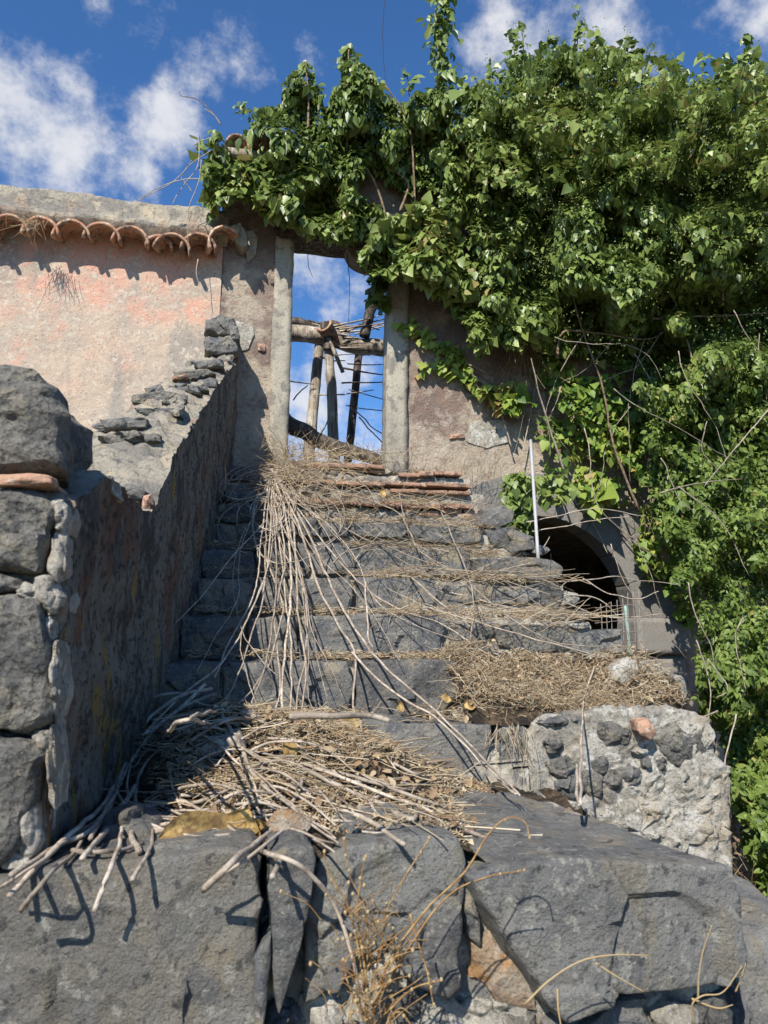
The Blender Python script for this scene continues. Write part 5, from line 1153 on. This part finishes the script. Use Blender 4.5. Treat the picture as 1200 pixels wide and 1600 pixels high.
stems_ = [c for c in dw.children if not c.name.startswith('side')]; ends_ = [(c, np.array([v.co[:] for v in c.data.vertices])) for c in dw.children]
r = random.Random(77)
for c, vv in ends_:
    main_ = c in stems_
    for q in range(3 if main_ else (1 if r.random() < .3 else 0)):
        p = vv[-1] if q == 0 else vv[-1 - r.randrange(5, 70)]
        o = bpy.data.objects.new('seed_head', sph); COL.objects.link(o); o.parent = c
        o.matrix_parent_inverse = Matrix.Translation(-dw.location) @ Matrix.Translation((0, 0, 0)) if False else Matrix.Identity(4)
        o.location = p; k_ = r.uniform(.0016, .0030); o.scale = (k_, k_, k_*1.3)
# pale grass blades at the front right
gb = thing('grass_blade_clump', 'few pale dry grass blades rooted under the big right front stone', 'grass', tuple(at(1000, 1600, 1.3)))
for k, p_ in enumerate(([(820, 1570), (860, 1530), (910, 1500), (960, 1492), (1015, 1493)], [(930, 1505), (960, 1525), (1005, 1550)], [(1090, 1560), (1092, 1520), (1100, 1480), (1112, 1445)], [(1085, 1600), (1080, 1570), (1098, 1555), (1130, 1550), (1160, 1510)], [(1150, 1550), (1158, 1530), (1166, 1506)], [(870, 1545), (872, 1580), (880, 1620)], [(1080, 1560), (1120, 1575), (1145, 1570)])):
    branch('blade', [at(x, y, 1.30 - .01*i) for i, (x, y) in enumerate(p_)], .0021, .0008, M_PALEGRASS, gb, 22, 4, .002, k)

# grey pole and the wire fence by the cellar arch
pp = branch('metal_pole', [at(829, 688, 4.12), at(841, 874, 3.72)], .0095, .0095, M_STEEL, None, 8, 10, 0, 0, knots=False); tag(pp, 'thin pale grey metal pole leaning upright at the edge of the steps', 'pole')
wf = thing('wire_fence', 'bent rusty wire netting standing in front of the dark cellar arch', 'fence', tuple(at(970, 1060, 3.6)))
for k in range(8):
    x = 938 + k*8.6; branch('wire', [at(x, 930 - (8 if k > 4 else 0) + 2*(7 - k), 3.3 + .02*k), at(x + 2, 985, 3.3 + .02*k), at(x + 1 + k*.5, 1045, 3.3 + .02*k)], .0016, .0016, M_RUSTWIRE, wf, 12, 4, .004, k, knots=False)
for k, y in enumerate((948, 972, 990, 1006, 1022, 1036)):
    branch('wire', [at(930, y + 2, 3.28), at(965, y - 2, 3.35), at(1002, y - 4, 3.44)], .0013, .0013, M_RUSTWIRE, wf, 14, 4, .004, 20 + k, knots=False)
gp = slab('plastic_strip', *[v for ab in ((at(984, 1032, 3.75)[0], at(989, 1032, 3.75)[0]), (3.75, 3.765), (at(985, 1038, 3.75)[2], at(985, 946, 3.75)[2])) for v in ab], M_GREENPLASTIC, None, amp=.006, lean=-.05); tag(gp, 'pale green plastic strip tied upright behind the rusty netting', 'strip')
r = random.Random(41)
lt = thing('bramble_cane', 'long pale bramble canes straggling right from the steps before the arch', 'bramble', tuple(at(870, 930, 3.4)))
for k, pts in enumerate(([(830, 908), (900, 906), (960, 902), (1010, 908), (1060, 912)], [(910, 905), (950, 928), (1000, 936), (1030, 925)], [(850, 930), (930, 960), (990, 965), (1035, 957)], [(780, 905), (860, 955), (930, 1000), (985, 1030)], [(820, 990), (900, 1000), (980, 1010)], [(700, 925), (800, 950), (900, 985), (960, 1010)], [(830, 830), (870, 825), (920, 815), (985, 808)], [(822, 815), (860, 810), (930, 795), (1000, 805)], [(885, 930), (940, 940), (980, 990), (975, 1040)], [(845, 920), (840, 870), (860, 840)])):
    branch('cane', [at(x, y, 3.45 if k < 6 or k == 8 else 4.0) for x, y in pts], .0036, .002, M_TWIG, lt, 26, 5, .01, 600 + k)
